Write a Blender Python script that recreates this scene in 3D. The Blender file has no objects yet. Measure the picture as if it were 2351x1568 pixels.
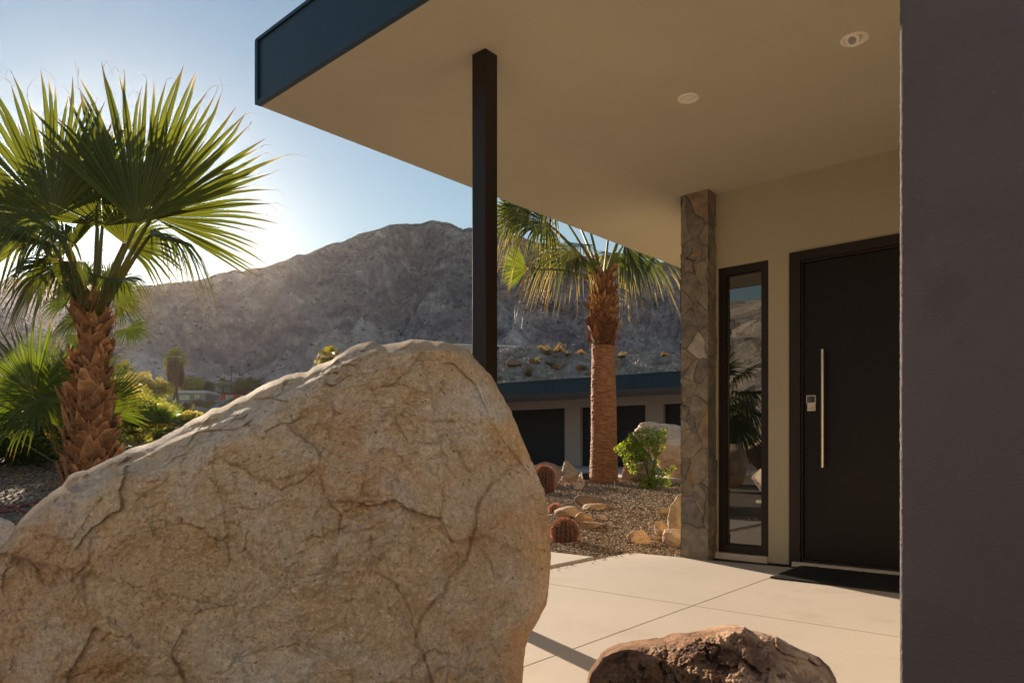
import bpy, math, random
import numpy as np
from mathutils import Vector
PI = math.pi
R_ = random.Random(7)
C = bpy.context.scene.collection
sc = bpy.context.scene

# ------------------------------------------------------------------ camera measurements
F, CX, HZ, H = 1630.0, 1175.5, 1037.0, 0.9      # focal, centre, horizon (px of a 2351 px wide print), eye height
def P(px, py, Y):
    return np.array([(px - CX) / F * Y, Y, H + (HZ - py) / F * Y])
def PZ(px, py, z):
    Y = (H - z) * F / (py - HZ)
    return P(px, py, Y)
SV = np.array([-0.4690, 0.8832, 0.2557]); SV = SV / np.linalg.norm(SV)   # towards the sun

# ------------------------------------------------------------------ noise
_rng = np.random.RandomState(11)
_perm = _rng.permutation(4096).astype(np.int64)
_grad = _rng.normal(size=(4096, 3)); _grad /= np.linalg.norm(_grad, axis=1)[:, None]
def _h(ix, iy, iz):
    return _perm[(_perm[(_perm[ix & 4095] + iy) & 4095] + iz) & 4095]
def noise(p):
    p = np.asarray(p, dtype=np.float64)
    i = np.floor(p).astype(np.int64); f = p - i
    w = f * f * f * (f * (f * 6 - 15) + 10)
    out = 0
    for dx in (0, 1):
        wx = w[:, 0] if dx else 1 - w[:, 0]
        for dy in (0, 1):
            wy = w[:, 1] if dy else 1 - w[:, 1]
            for dz in (0, 1):
                wz = w[:, 2] if dz else 1 - w[:, 2]
                g = _grad[_h(i[:, 0] + dx, i[:, 1] + dy, i[:, 2] + dz)]
                d = g[:, 0] * (f[:, 0] - dx) + g[:, 1] * (f[:, 1] - dy) + g[:, 2] * (f[:, 2] - dz)
                out = out + wx * wy * wz * d
    return out * 1.5
def fbm(p, octv=5, gain=0.5, ridged=False):
    a, s, out = 1.0, 1.0, 0
    p = np.asarray(p, dtype=np.float64)
    for k in range(octv):
        n = noise(p * s + 13.7 * k)
        if ridged: n = 1 - 2 * np.abs(n)
        out = out + a * n; a *= gain; s *= 2.03
    return out
def facets(x, y, scale, seed, tilt=1.0, step=.25):
    """2-D cellular chips: every cell is a randomly tilted plane; returns (height, distance to the cell edge)"""
    x = x * scale; y = y * scale; ix = np.floor(x).astype(np.int64); iy = np.floor(y).astype(np.int64)
    best = np.full(x.shape, 9e9); sec = best.copy(); hh = np.zeros_like(x)
    for dx in (-1, 0, 1):
        for dy in (-1, 0, 1):
            h = _h(ix + dx, iy + dy, np.full_like(ix, seed)); g = _grad[h]; g2 = _grad[(h + 977) & 4095]
            sx = ix + dx + .5 + .45 * g[:, 0]; sy = iy + dy + .5 + .45 * g[:, 1]
            d = np.hypot(x - sx, y - sy); v = tilt * (g2[:, 0] * (x - sx) + g2[:, 1] * (y - sy)) + step * g2[:, 2]
            n = d < best; sec = np.where(n, best, np.minimum(sec, d)); hh = np.where(n, v, hh); best = np.where(n, d, best)
    return hh, (sec - best)
def sstep(a, b, x):
    t = np.clip((np.asarray(x, float) - a) / (b - a), 0, 1)
    return t * t * (3 - 2 * t)

# ------------------------------------------------------------------ mesh helpers
def link(name, V, faces, mat=None, parent=None, smooth=False, col=None):
    """one mesh object; faces is an (n,k) array or a list of index tuples; col is per-vertex rgb"""
    me = bpy.data.meshes.new(name)
    V = np.asarray(V, dtype=np.float32).reshape(-1, 3)
    if isinstance(faces, np.ndarray): groups = [faces]
    elif len(faces) and isinstance(faces[0], np.ndarray): groups = faces
    else: groups = None
    if groups is None:
        me.from_pydata(V.tolist(), [], [tuple(int(i) for i in f) for f in faces])
    else:
        n = sum(len(g) for g in groups)
        idx = np.concatenate([g.reshape(-1) for g in groups]).astype(np.int32)
        tot = np.concatenate([np.full(len(g), g.shape[1], np.int32) for g in groups])
        st = np.concatenate([[0], np.cumsum(tot)[:-1]]).astype(np.int32)
        me.vertices.add(len(V)); me.vertices.foreach_set('co', V.reshape(-1))
        me.loops.add(len(idx)); me.loops.foreach_set('vertex_index', idx)
        me.polygons.add(n); me.polygons.foreach_set('loop_start', st); me.polygons.foreach_set('loop_total', tot)
        me.update(calc_edges=True)
    me.polygons.foreach_set('use_smooth', np.full(len(me.polygons), bool(smooth)))
    if col is not None:
        at = me.color_attributes.new('Col', 'FLOAT_COLOR', 'POINT')
        c = np.ones((len(V), 4), np.float32); c[:, :3] = col
        at.data.foreach_set('color', c.reshape(-1))
    me.validate()
    o = bpy.data.objects.new(name, me); C.objects.link(o)
    if mat: me.materials.append(mat)
    if parent is not None: o.parent = parent
    return o
def tag(o, label=None, cat=None, group=None, kind=None):
    if label: o['label'] = label
    if cat: o['category'] = cat
    if group: o['group'] = group
    if kind: o['kind'] = kind
    return o
def thing(name, label, cat, loc=(0, 0, 0), group=None):
    o = bpy.data.objects.new(name, None); C.objects.link(o); o.location = tuple(float(c) for c in loc)
    o.empty_display_size = 0.1
    return tag(o, label, cat, group)

class MB:
    """collects shapes into one mesh"""
    def __init__(s): s.v = []; s.q = []; s.t = []; s.c = []; s.n = 0
    def add(s, V, quads=None, tris=None, col=None):
        V = np.asarray(V, float).reshape(-1, 3)
        if quads is not None and len(quads): s.q.append(np.asarray(quads, int).reshape(-1, 4) + s.n)
        if tris is not None and len(tris): s.t.append(np.asarray(tris, int).reshape(-1, 3) + s.n)
        cc = np.ones((len(V), 3)) * (col if col is not None else 1.0)
        s.v.append(V); s.c.append(cc); s.n += len(V); return s
    def box(s, o, ax, ay, az, col=None):
        """o corner + three edge vectors"""
        o, ax, ay, az = [np.asarray(k, float) for k in (o, ax, ay, az)]
        V = [o, o + ax, o + ax + ay, o + ay, o + az, o + ax + az, o + ax + ay + az, o + ay + az]
        Q = [(0, 3, 2, 1), (4, 5, 6, 7), (0, 1, 5, 4), (1, 2, 6, 5), (2, 3, 7, 6), (3, 0, 4, 7)]
        return s.add(V, Q, col=col)
    def grid(s, G, col=None, close_u=False):
        """G (m,n,3) grid of points"""
        m, n = G.shape[:2]
        i = np.arange(m - 1)[:, None] * n; j = np.arange(n - 1 if not close_u else n)[None, :]
        j2 = (j + 1) % n
        Q = np.stack([i + j, i + j2, i + n + j2, i + n + j], -1).reshape(-1, 4)
        if col is not None and np.ndim(col) == 3: col = col.reshape(-1, 3)
        return s.add(G.reshape(-1, 3), Q, col=col)
    def tube(s, pts, rad, n=8, col=None, cap=True, flat=1.0):
        pts = np.asarray(pts, float); m = len(pts)
        rad = np.ones(m) * rad
        tan = np.gradient(pts, axis=0); tan /= np.linalg.norm(tan, axis=1)[:, None] + 1e-9
        ref = np.array([0, 0, 1.0]) if abs(tan[0][2]) < .9 else np.array([1.0, 0, 0])
        G = np.zeros((m, n, 3)); a = np.arange(n) / n * 2 * PI
        for k in range(m):
            b = np.cross(tan[k], ref); b /= np.linalg.norm(b) + 1e-9; c = np.cross(b, tan[k])
            G[k] = pts[k] + rad[k] * (np.cos(a)[:, None] * b + flat * np.sin(a)[:, None] * c)
        s.grid(G, col=col, close_u=True)
        if cap:
            for k, rev in ((0, 1), (m - 1, 0)):
                V = np.vstack([G[k], pts[k]]); T = [((j + 1) % n, j, n) if rev else (j, (j + 1) % n, n) for j in range(n)]
                s.add(V, tris=T, col=col)
        return s
    def build(s, name, mat, parent=None, smooth=False, usecol=False):
        g = []
        if s.q: g.append(np.concatenate(s.q))
        if s.t: g.append(np.concatenate(s.t))
        return link(name, np.concatenate(s.v), g, mat, parent, smooth, np.concatenate(s.c) if usecol else None)

# ------------------------------------------------------------------ materials
def new_mat(name):
    m = bpy.data.materials.new(name); m.use_nodes = True
    nt = m.node_tree; nt.nodes.clear()
    o = nt.nodes.new('ShaderNodeOutputMaterial'); b = nt.nodes.new('ShaderNodeBsdfPrincipled')
    nt.links.new(b.outputs[0], o.inputs[0])
    return m, nt, b, o
def N(nt, t, **k):
    n = nt.nodes.new(t)
    for a, v in k.items():
        if a.startswith('i_'): n.inputs[a[2:].replace('_', ' ')].default_value = v
        else: setattr(n, a, v)
    return n
def rgb(c): return (c[0], c[1], c[2], 1)
def ramp(nt, src, stops):
    r = nt.nodes.new('ShaderNodeValToRGB'); e = r.color_ramp.elements
    while len(e) < len(stops): e.new(0.5)
    for k, (p, c) in enumerate(stops): e[k].position = p; e[k].color = rgb(c)
    nt.links.new(src, r.inputs[0]); return r
def noise_n(nt, co, scale, detail=6, rough=.6, dist=0):
    n = N(nt, 'ShaderNodeTexNoise'); n.inputs['Scale'].default_value = scale
    n.inputs['Detail'].default_value = detail; n.inputs['Roughness'].default_value = rough
    n.inputs['Distortion'].default_value = dist; nt.links.new(co, n.inputs['Vector']); return n
def mix(nt, fac, a, b, mode='MIX'):
    m = nt.nodes.new('ShaderNodeMix'); m.data_type = 'RGBA'; m.blend_type = mode
    for s, v in ((0, fac), (6, a), (7, b)):
        if isinstance(v, bpy.types.NodeSocket): nt.links.new(v, m.inputs[s])
        elif s == 0: m.inputs[0].default_value = v
        else: m.inputs[s].default_value = rgb(v)
    return m.outputs[2]
def pmat(name, base, base2=None, scale=4, rough=.8, bumps=((60, .3, .01),), attr=None, extra=None, spec=.3, metal=0, warp=0, detail=8):
    """base..base2 noise blend; bumps = (scale, strength, distance); extra = (scale, lo, hi, colour) patches; attr multiplies Col"""
    m, nt, b, o = new_mat(name)
    co = N(nt, 'ShaderNodeTexCoord').outputs['Object']
    c = None
    if base2 is not None:
        n = noise_n(nt, co, scale, detail, .62, warp)
        c = ramp(nt, n.outputs[0], [(.36, base), (.64, base2)]).outputs[0]
    for (s, lo, hi, cc) in (extra or ()):
        n = noise_n(nt, co, s, 8, .65, .3)
        r = ramp(nt, n.outputs[0], [(lo, (0, 0, 0)), (hi, (1, 1, 1))])
        c = mix(nt, r.outputs[0], c if c is not None else base, cc)
    if attr:
        a = N(nt, 'ShaderNodeAttribute', attribute_name='Col')
        c = mix(nt, 1.0, c if c is not None else base, a.outputs[0], 'MULTIPLY')
    if c is None: b.inputs['Base Color'].default_value = rgb(base)
    else: nt.links.new(c, b.inputs['Base Color'])
    b.inputs['Roughness'].default_value = rough; b.inputs['Metallic'].default_value = metal
    b.inputs['Specular IOR Level'].default_value = spec
    prev = None
    for (s, st, d) in bumps or ():
        n = noise_n(nt, co, s, 6, .65)
        bp = N(nt, 'ShaderNodeBump'); bp.inputs['Strength'].default_value = st; bp.inputs['Distance'].default_value = d
        nt.links.new(n.outputs[0], bp.inputs['Height'])
        if prev: nt.links.new(prev.outputs[0], bp.inputs['Normal'])
        prev = bp
    if prev: nt.links.new(prev.outputs[0], b.inputs['Normal'])
    return m
def leafmat(name, attr=True, base=(1, 1, 1), trans=.45, rough=.45, spec=.35):
    m, nt, b, o = new_mat(name)
    if attr:
        a = N(nt, 'ShaderNodeAttribute', attribute_name='Col'); c = a.outputs[0]
    else:
        n = noise_n(nt, N(nt, 'ShaderNodeTexCoord').outputs['Object'], 3, 3)
        c = ramp(nt, n.outputs[0], [(.3, tuple(k * .7 for k in base)), (.7, tuple(k * 1.3 for k in base))]).outputs[0]
    nt.links.new(c, b.inputs['Base Color']); b.inputs['Roughness'].default_value = rough
    b.inputs['Specular IOR Level'].default_value = spec
    t = N(nt, 'ShaderNodeBsdfTranslucent')
    tc = mix(nt, 1.0, c, (1.75, 1.55, .6), 'MULTIPLY'); nt.links.new(tc, t.inputs[0])
    ms = N(nt, 'ShaderNodeMixShader'); ms.inputs[0].default_value = trans
    nt.links.new(b.outputs[0], ms.inputs[1]); nt.links.new(t.outputs[0], ms.inputs[2]); nt.links.new(ms.outputs[0], o.inputs[0])
    return m

M = {}
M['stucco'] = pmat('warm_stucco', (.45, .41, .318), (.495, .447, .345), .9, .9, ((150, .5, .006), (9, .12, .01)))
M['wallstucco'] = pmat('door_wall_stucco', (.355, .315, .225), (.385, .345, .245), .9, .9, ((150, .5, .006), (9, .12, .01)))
M['bouncewhite'] = pmat('bounce_wall_white', (.74, .68, .58), (.78, .72, .62), .9, .9, ((150, .5, .006),))  # pale so that the added wall behind the camera bounces more light
M['stucco_purple'] = pmat('grey_stucco', (.146, .132, .138), (.176, .158, .164), 1.1, .92, ((130, .9, .012), (30, .35, .01)), extra=((2.5, .56, .75, (.125, .110, .115)), (70, .6, .75, (.21, .185, .19))))
M['garage_stucco'] = pmat('garage_stucco', (.40, .345, .32), (.44, .38, .35), .8, .92, ((60, .3, .01),))
M['fascia'] = pmat('blue_grey_metal', (.009, .031, .052), (.012, .036, .06), .6, .42, ((3, .04, .01),), spec=.35)
M['bronze'] = pmat('dark_bronze_metal', (.014, .009, .008), (.017, .011, .010), 2, .36, ((5, .03, .01),), spec=.3)
M['door'] = pmat('black_brown_door', (.009, .008, .009), (.012, .0095, .0095), 2, .4, ((200, .05, .002),), spec=.2)
M['garage_door'] = pmat('charcoal_garage_door', (.012, .013, .017), (.016, .017, .021), 1, .5, ((30, .08, .003),), spec=.4)
M['steel'] = pmat('brushed_steel', (.62, .55, .45), (.55, .49, .40), 30, .32, None, metal=1)
M['white_trim'] = pmat('white_painted_metal', (.74, .68, .58), None, 4, .55, None)
M['black'] = pmat('black_plastic', (.012, .012, .012), None, 4, .6, None)
M['rubber'] = pmat('ribbed_doormat', (.018, .018, .018), (.03, .029, .028), 90, .85, ((200, .6, .004),))
M['concrete'] = pmat('tan_concrete', (.49, .435, .37), (.54, .48, .41), .7, .85, ((350, .3, .0015), (30, .06, .002)),
                     extra=((1.6, .54, .72, (.45, .38, .31)), (5, .60, .75, (.56, .49, .41)), (90, .6, .72, (.42, .355, .29))))
M['driveway'] = pmat('driveway_concrete', (.42, .37, .33), (.47, .41, .36), .6, .9, ((50, .2, .004),))
M['joint'] = pmat('joint_sand', (.16, .125, .095), (.2, .16, .12), 30, .95, ((200, .5, .004),))
M['glass'] = None
def glassmat():
    m, nt, b, o = new_mat('tinted_window_glass')
    b.inputs['Base Color'].default_value = rgb((.006, .008, .009)); b.inputs['Roughness'].default_value = .0
    b.inputs['IOR'].default_value = 1.9; b.inputs['Specular IOR Level'].default_value = .9
    return m
M['glass'] = glassmat()
M['boulder'] = None
def bouldermat():
    m, nt, b, o = new_mat('tan_limestone')
    co = N(nt, 'ShaderNodeTexCoord').outputs['Object']
    n1 = noise_n(nt, co, 2.3, 9, .62, .5)
    c = ramp(nt, n1.outputs[0], [(.34, (.78, .59, .37)), (.5, (.86, .70, .50)), (.66, (.88, .77, .62))]).outputs[0]
    n2 = noise_n(nt, co, 5.5, 10, .7, .4)
    r2 = ramp(nt, n2.outputs[0], [(.56, (0, 0, 0)), (.78, (.85, .85, .85))])
    c = mix(nt, r2.outputs[0], c, (.74, .47, .22))
    n3 = noise_n(nt, co, 3.1, 8, .7, .8)
    r3 = ramp(nt, n3.outputs[0], [(.48, (0, 0, 0)), (.68, (1, 1, 1))])
    c = mix(nt, r3.outputs[0], c, (.90, .83, .74))
    n4 = noise_n(nt, co, 14, 8, .75, .3)
    r4 = ramp(nt, n4.outputs[0], [(.58, (0, 0, 0)), (.74, (1, 1, 1))])
    c = mix(nt, r4.outputs[0], c, (.50, .36, .23))
    n5 = noise_n(nt, co, 60, 6, .7)
    r5 = ramp(nt, n5.outputs[0], [(.34, (.80, .77, .74)), (.62, (1.12, 1.12, 1.12))])
    c = mix(nt, 1.0, c, r5.outputs[0], 'MULTIPLY')
    n6 = noise_n(nt, co, 190, 4, .7)
    r6 = ramp(nt, n6.outputs[0], [(.30, (.62, .60, .57)), (.48, (1.0, 1.0, 1.0)), (.70, (1.12, 1.12, 1.12))])
    c = mix(nt, 1.0, c, r6.outputs[0], 'MULTIPLY')
    n7 = noise_n(nt, co, 75, 3, .5)
    r7 = ramp(nt, n7.outputs[0], [(.66, (0, 0, 0)), (.71, (1, 1, 1))])
    c = mix(nt, r7.outputs[0], c, (.34, .25, .17))
    a = N(nt, 'ShaderNodeAttribute', attribute_name='Col')
    c = mix(nt, 1.0, c, a.outputs[0], 'MULTIPLY')
    nt.links.new(c, b.inputs['Base Color']); b.inputs['Roughness'].default_value = .88
    b.inputs['Specular IOR Level'].default_value = .25
    prev = None
    for (s, st, d, rid) in ((12, .35, .02, 0), (40, 1.0, .014, 0), (150, 1.0, .009, 0)):
        n = noise_n(nt, co, s, 8, .68, .35)
        bp = N(nt, 'ShaderNodeBump'); bp.inputs['Strength'].default_value = st; bp.inputs['Distance'].default_value = d
        nt.links.new(n.outputs[0], bp.inputs['Height'])
        if prev: nt.links.new(prev.outputs[0], bp.inputs['Normal'])
        prev = bp
    nt.links.new(prev.outputs[0], b.inputs['Normal'])
    return m
M['boulder'] = bouldermat()
M['brownrock'] = pmat('brown_volcanic_rock', (.17, .09, .055), (.45, .265, .16), 9, .95, ((25, 1, .025), (90, 1, .012)), spec=.12,
                      attr=True, extra=((7, .56, .66, (.52, .38, .26)), (13, .56, .66, (.07, .042, .034))))
M['rock'] = pmat('pale_garden_rock', (.42, .31, .22), (.56, .44, .33), 5, .88, ((18, .7, .03), (80, .6, .006)), attr=True,
                 extra=((9, .56, .7, (.30, .2, .13)),))
M['pebble'] = pmat('pebbles', (1, 1, 1), None, 4, .85, ((60, .3, .01),), attr=True)
M['ground'] = pmat('desert_ground', (.19, .135, .09), (.30, .225, .155), 3, .95, ((40, .8, .02), (160, .7, .008)),
                   extra=((.06, .4, .6, (.30, .25, .20)),))
M['bed'] = pmat('gravel_underlay', (.09, .06, .035), (.20, .14, .085), 60, .95, ((70, 1, .02),))
M['knoll'] = pmat('knoll_gravel', (.36, .31, .275), (.60, .52, .45), 1.3, .95, ((1.2, 1, .6), (5, 1, .2)),
                  extra=((.35, .45, .6, (.25, .2, .16)),))
M['slope'] = pmat('sandy_slope', (.42, .35, .27), (.56, .47, .37), 1.3, .95, ((2.5, .6, .2), (9, .8, .08)), extra=((.5, .55, .62, (.20, .17, .12)),))
def hillmat(name, dark, light, pale, s=1.0):
    m, nt, b, o = new_mat(name)
    co = N(nt, 'ShaderNodeTexCoord').outputs['Object']
    n1 = noise_n(nt, co, .30 * s, 9, .75, .4)
    c = ramp(nt, n1.outputs[0], [(.38, dark), (.55, light), (.68, pale)]).outputs[0]
    n2 = noise_n(nt, co, .035 * s, 9, .72, 1.2)
    r2 = ramp(nt, n2.outputs[0], [(.38, (.62, .57, .60)), (.50, (.95, .90, .90)), (.62, (1.22, 1.22, 1.2))])
    c = mix(nt, 1.0, c, r2.outputs[0], 'MULTIPLY')
    a = N(nt, 'ShaderNodeAttribute', attribute_name='Col'); c = mix(nt, 1.0, c, a.outputs[0], 'MULTIPLY')
    nt.links.new(c, b.inputs['Base Color']); b.inputs['Roughness'].default_value = .95
    b.inputs['Specular IOR Level'].default_value = .1
    prev = None
    for (sx, st, d) in ((.09 * s, 1.0, 6 / s), (.5 * s, .9, 1.2 / s)):
        n = noise_n(nt, co, sx, 9, .7, .3)
        bp = N(nt, 'ShaderNodeBump'); bp.inputs['Strength'].default_value = st; bp.inputs['Distance'].default_value = d
        nt.links.new(n.outputs[0], bp.inputs['Height'])
        if prev: nt.links.new(prev.outputs[0], bp.inputs['Normal'])
        prev = bp
    nt.links.new(prev.outputs[0], b.inputs['Normal'])
    return m
M['hill'] = hillmat('rocky_hill', (.36, .325, .32), (.54, .49, .475), (.70, .645, .615))
M['farhill'] = hillmat('far_hill', (.22, .19, .17), (.32, .28, .25), (.42, .37, .33), .3)
M['palmleaf'] = leafmat('palm_leaf', True, trans=.42)
M['leaf'] = leafmat('small_leaf', True, trans=.5, rough=.5)
M['trunk'] = pmat('palm_boots', (.23, .105, .045), (.40, .22, .11), 8, .85, ((45, .7, .012),), attr=True)
M['smoothtrunk'] = None
def ringtrunk():
    m, nt, b, o = new_mat('fibrous_ringed_trunk')
    co = N(nt, 'ShaderNodeTexCoord').outputs['Object']
    mp = N(nt, 'ShaderNodeMapping'); mp.inputs['Scale'].default_value = (6, 6, 38); nt.links.new(co, mp.inputs[0])
    n1 = noise_n(nt, mp.outputs[0], 1.0, 8, .7, .6)
    c = ramp(nt, n1.outputs[0], [(.3, (.12, .045, .018)), (.5, (.36, .145, .055)), (.72, (.56, .29, .14))]).outputs[0]
    mp2 = N(nt, 'ShaderNodeMapping'); mp2.inputs['Scale'].default_value = (40, 40, 3); nt.links.new(co, mp2.inputs[0])
    n2 = noise_n(nt, mp2.outputs[0], 1.5, 6, .7)
    r2 = ramp(nt, n2.outputs[0], [(.3, (.7, .66, .62)), (.7, (1.2, 1.2, 1.2))])
    c = mix(nt, 1.0, c, r2.outputs[0], 'MULTIPLY')
    nt.links.new(c, b.inputs['Base Color']); b.inputs['Roughness'].default_value = .8
    bp = N(nt, 'ShaderNodeBump'); bp.inputs['Strength'].default_value = .9; bp.inputs['Distance'].default_value = .02
    nt.links.new(n1.outputs[0], bp.inputs['Height'])
    bp2 = N(nt, 'ShaderNodeBump'); bp2.inputs['Strength'].default_value = .6; bp2.inputs['Distance'].default_value = .01
    nt.links.new(n2.outputs[0], bp2.inputs['Height']); nt.links.new(bp.outputs[0], bp2.inputs['Normal'])
    nt.links.new(bp2.outputs[0], b.inputs['Normal'])
    return m
M['smoothtrunk'] = ringtrunk()
M['bark'] = pmat('grey_bark', (.12, .09, .065), (.2, .155, .115), 12, .9, ((40, .6, .01),))
M['cactus'] = pmat('cactus_skin', (.05, .055, .025), (.085, .08, .04), 20, .8, ((60, .3, .005),))
M['spine'] = leafmat('cactus_spine', True, trans=.15, rough=.6)
M['panel'] = pmat('solar_panel_dark', (.008, .01, .014), None, 4, .35, None, spec=.3)
M['stone'] = pmat('ledgestone_cladding', (.75, .75, .75), (1.25, 1.22, 1.18), 14, .85, ((30, .6, .01), (130, .6, .004)), attr=True)
# ------------------------------------------------------------------ house axes
A50 = math.radians(40.5)
vv = np.array([math.sin(A50), math.cos(A50), 0.0])       # into the house
ew = np.array([math.cos(A50), -math.sin(A50), 0.0])      # rightwards along the door wall
UP = np.array([0, 0, 1.0])
HS = 3.087                                                # soffit height
Qp = np.array([1.06, 6.35])                               # far corner of the patio

# ------------------------------------------------------------------ ground height
LP = ([0, 3, 6, 9.5, 14, 25, 70, 150, 200, 260, 420, 3000], [-.05, -.05, .16, .42, .6, 1.15, 4.2, 11.7, 19, 28, 34, 40])
RP = ([0, 5, 6.3, 7.1, 9.5, 12, 14.5, 17, 30, 40, 60, 200, 260, 3000], [-.05, -.05, -.045, -.03, .085, .16, .25, .295, .295, .5, 1.2, 12, 18, 30])
def gz(x, y):
    x = np.asarray(x, float); y = np.asarray(y, float)
    r = np.hypot(x, y); d = np.maximum(y, r * .5)
    px = np.where(y > .05, CX + F * x / np.maximum(y, .05), np.where(x < 0, -9999, 9999))
    w = sstep(1150, 640, px)                                # 1 on the left
    zl = np.interp(d, *LP); zr = np.interp(d, *RP)
    q = -(x - Qp[0]) * ew[0] - (y - Qp[1]) * ew[1]          # distance left of the patio's edge
    wl = sstep(.3, 3.2, q)
    zl = np.where(d < 14, -.05 + (zl + .05) * wl, zl)
    z = zr + (zl - zr) * w
    back = sstep(2.0, -3.0, y)                              # behind the camera: level desert
    z = z * (1 - back) + back * (-.05 + .02 * np.minimum(r, 60) * sstep(6, 20, r))
    return z
def gpt(px, py):
    """ground point seen at a pixel"""
    Ys = np.geomspace(2.2, 400, 4000)
    X = (px - CX) / F * Ys; Z = H + (HZ - py) / F * Ys
    g = gz(X, Ys); k = np.argmax(Z < g) if np.any(Z < g) else len(Ys) - 1
    return np.array([X[k], Ys[k], float(g[k])])
def gat(px, Y, dz=0):
    x = (px - CX) / F * Y
    return np.array([x, Y, float(gz(x, Y)) + dz])

# ground sheet: polar rings, denser near by
rings = np.concatenate([[0.0], np.geomspace(.6, 45, 170), np.geomspace(48, 1500, 60)])
azs = np.linspace(0, 2 * PI, 361)[:-1]
X = rings[:, None] * np.sin(azs)[None]; Y = rings[:, None] * np.cos(azs)[None]
Z = gz(X, Y)
pp = np.stack([X, Y, Z], -1).reshape(-1, 3)
rr = np.repeat(rings, len(azs))
bump = .018 * fbm(pp * 2.2, 4) * sstep(6.6, 9, rr) + .3 * fbm(pp * .08, 4) * sstep(30, 60, rr)
pp[:, 2] += bump
G = pp.reshape(len(rings), len(azs), 3)
m = MB(); m.grid(G, close_u=True)
tag(m.build('ground', M['ground'], smooth=True), 'brown desert soil reaching from the garden to the hills', kind='structure')

# ------------------------------------------------------------------ hills
def hill(name, pts, Rr, Rf, label, mat, nx=420, nt_=110, amp=10, rough=1.0, back=.5, zf=None, seed=0, kind='structure', fine=1.0, prof=.85):
    px = np.linspace(pts[0][0], pts[-1][0], nx)
    py = np.interp(px, [p[0] for p in pts], [p[1] for p in pts])
    s = (px - CX) / F
    t = np.concatenate([np.linspace(0, 1, nt_), 1 + np.linspace(0, 1, 16)[1:] * back])
    D = np.where(t[:, None] <= 1, Rf + (Rr - Rf) * t[:, None], Rr + (t[:, None] - 1) * (Rr - Rf) * 1.5)
    D = D * np.ones((1, nx))
    Xg = s[None] * D; Yg = D
    zr = H + (HZ - py) / F * Rr
    z0 = gz(s * Rf, np.ones(nx) * Rf) - 1.0 if zf is None else np.ones(nx) * zf
    tt = np.where(t <= 1, t ** prof, 1 - ((t - 1) / back) ** 1.2 * .9)[:, None]
    Zg = z0[None] + (zr - z0)[None] * tt
    p = np.stack([Xg, Yg, Zg], -1).reshape(-1, 3)
    T = np.repeat(t, nx)
    env = np.minimum(sstep(0, .12, T), 1) * (1 - .93 * np.exp(-((T - 1) / .09) ** 2))
    sc_ = 1.0 / (Rr * .22)
    n = fbm(p * np.array([1.3, .55, .3]) * sc_ + seed, 5, .52, True) * .62 - .45
    n2 = fbm(p * sc_ * 9 + seed, 5, .6)
    p[:, 2] += amp * n * env + rough * n2 * (.25 + .75 * env) 
    p[:, 2] += rough * .35 * fine * fbm(p * sc_ * 60 + seed, 3, .6, True) * (.5 + .5 * env)
    # in front of the crest nothing may rise above the measured outline
    cap = H + (HZ - (np.tile(py, len(t)) + 1.5 + 2.5 * noise(p * sc_ * 30 + 3))) / F * p[:, 1]
    p[:, 2] = np.where(T < .995, np.minimum(p[:, 2], cap), p[:, 2])
    wq = p * sc_ + .25 * np.stack([fbm(p * sc_ * 3 + 40, 3), fbm(p * sc_ * 3 + 50, 3), 0 * T], -1)
    band = fbm(wq * np.array([3.4, 1.1, 2.2]) + seed + 60, 5, .55); crag = fbm(wq * np.array([14, 7, 14]) + 70, 4, .6, True)
    out_ = (sstep(.45, 1.3, crag + .6 * band) * sstep(.05, .22, T + .06 * noise(p * sc_ * 5)))[:, None]
    col = 1.28 * (1 + .20 * np.clip(band, -1.2, 1)[:, None] + .10 * noise(p * sc_ * 40)[:, None]) * (1 - out_ * np.array([.30, .33, .30])) * (1 - .20 * sstep(.72, .97, T)[:, None]) * (1 + .18 * sstep(.2, .02, T)[:, None])
    m = MB(); m.grid(p.reshape(len(t), nx, 3), col=col.reshape(len(t), nx, 3))
    o = m.build(name, mat, smooth=False, usecol=True)
    tag(o, label, kind=kind)
    return p.reshape(len(t), nx, 3), t
ridge = [(120, 760), (190, 702), (240, 678), (295, 664), (340, 659), (367, 655), (411, 650), (452, 645), (479, 640), (503, 633), (537, 625), (557, 628), (577, 620), (604, 618), (638, 606), (658, 603),
         (682, 588), (706, 588), (740, 574), (763, 561), (787, 559), (818, 545), (834, 539), (872, 528), (896, 518), (926, 517), (943, 519), (970, 517), (990, 511), (1011, 515), (1034, 518),
         (1051, 528), (1065, 534), (1075, 529), (1085, 530), (1140, 534), (1200, 548), (1255, 565), (1293, 584), (1340, 592), (1402, 593), (1470, 602), (1540, 611), (1600, 620), (1750, 640), (2000, 655), (2400, 690), (3000, 760), (3800, 840)]
PG, PT = hill('hill', ridge, 420, 190, 'main rocky hill with sparse shrubs behind the garden', M['hill'], nx=1500, nt_=300, amp=34, rough=2.3, fine=1.0, prof=.9)
hill('hill', [(-2200, 560), (-900, 610), (-300, 640), (0, 676), (29, 682), (55, 684), (65, 692), (85, 695), (111, 690), (130, 690), (200, 680), (260, 690), (340, 720), (420, 790), (500, 860)],
     560, 300, 'second ridge behind the left palm', M['hill'], nx=300, amp=30, rough=2.5, seed=5)
hill('hill', [(-2600, 600), (-700, 600), (-200, 640), (0, 647), (20, 639), (62, 641), (91, 626), (125, 634), (200, 650), (300, 668), (420, 720), (560, 800)],
     860, 600, 'pale farthest mountain on the left', M['farhill'], nx=260, amp=40, rough=3, seed=9)
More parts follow.
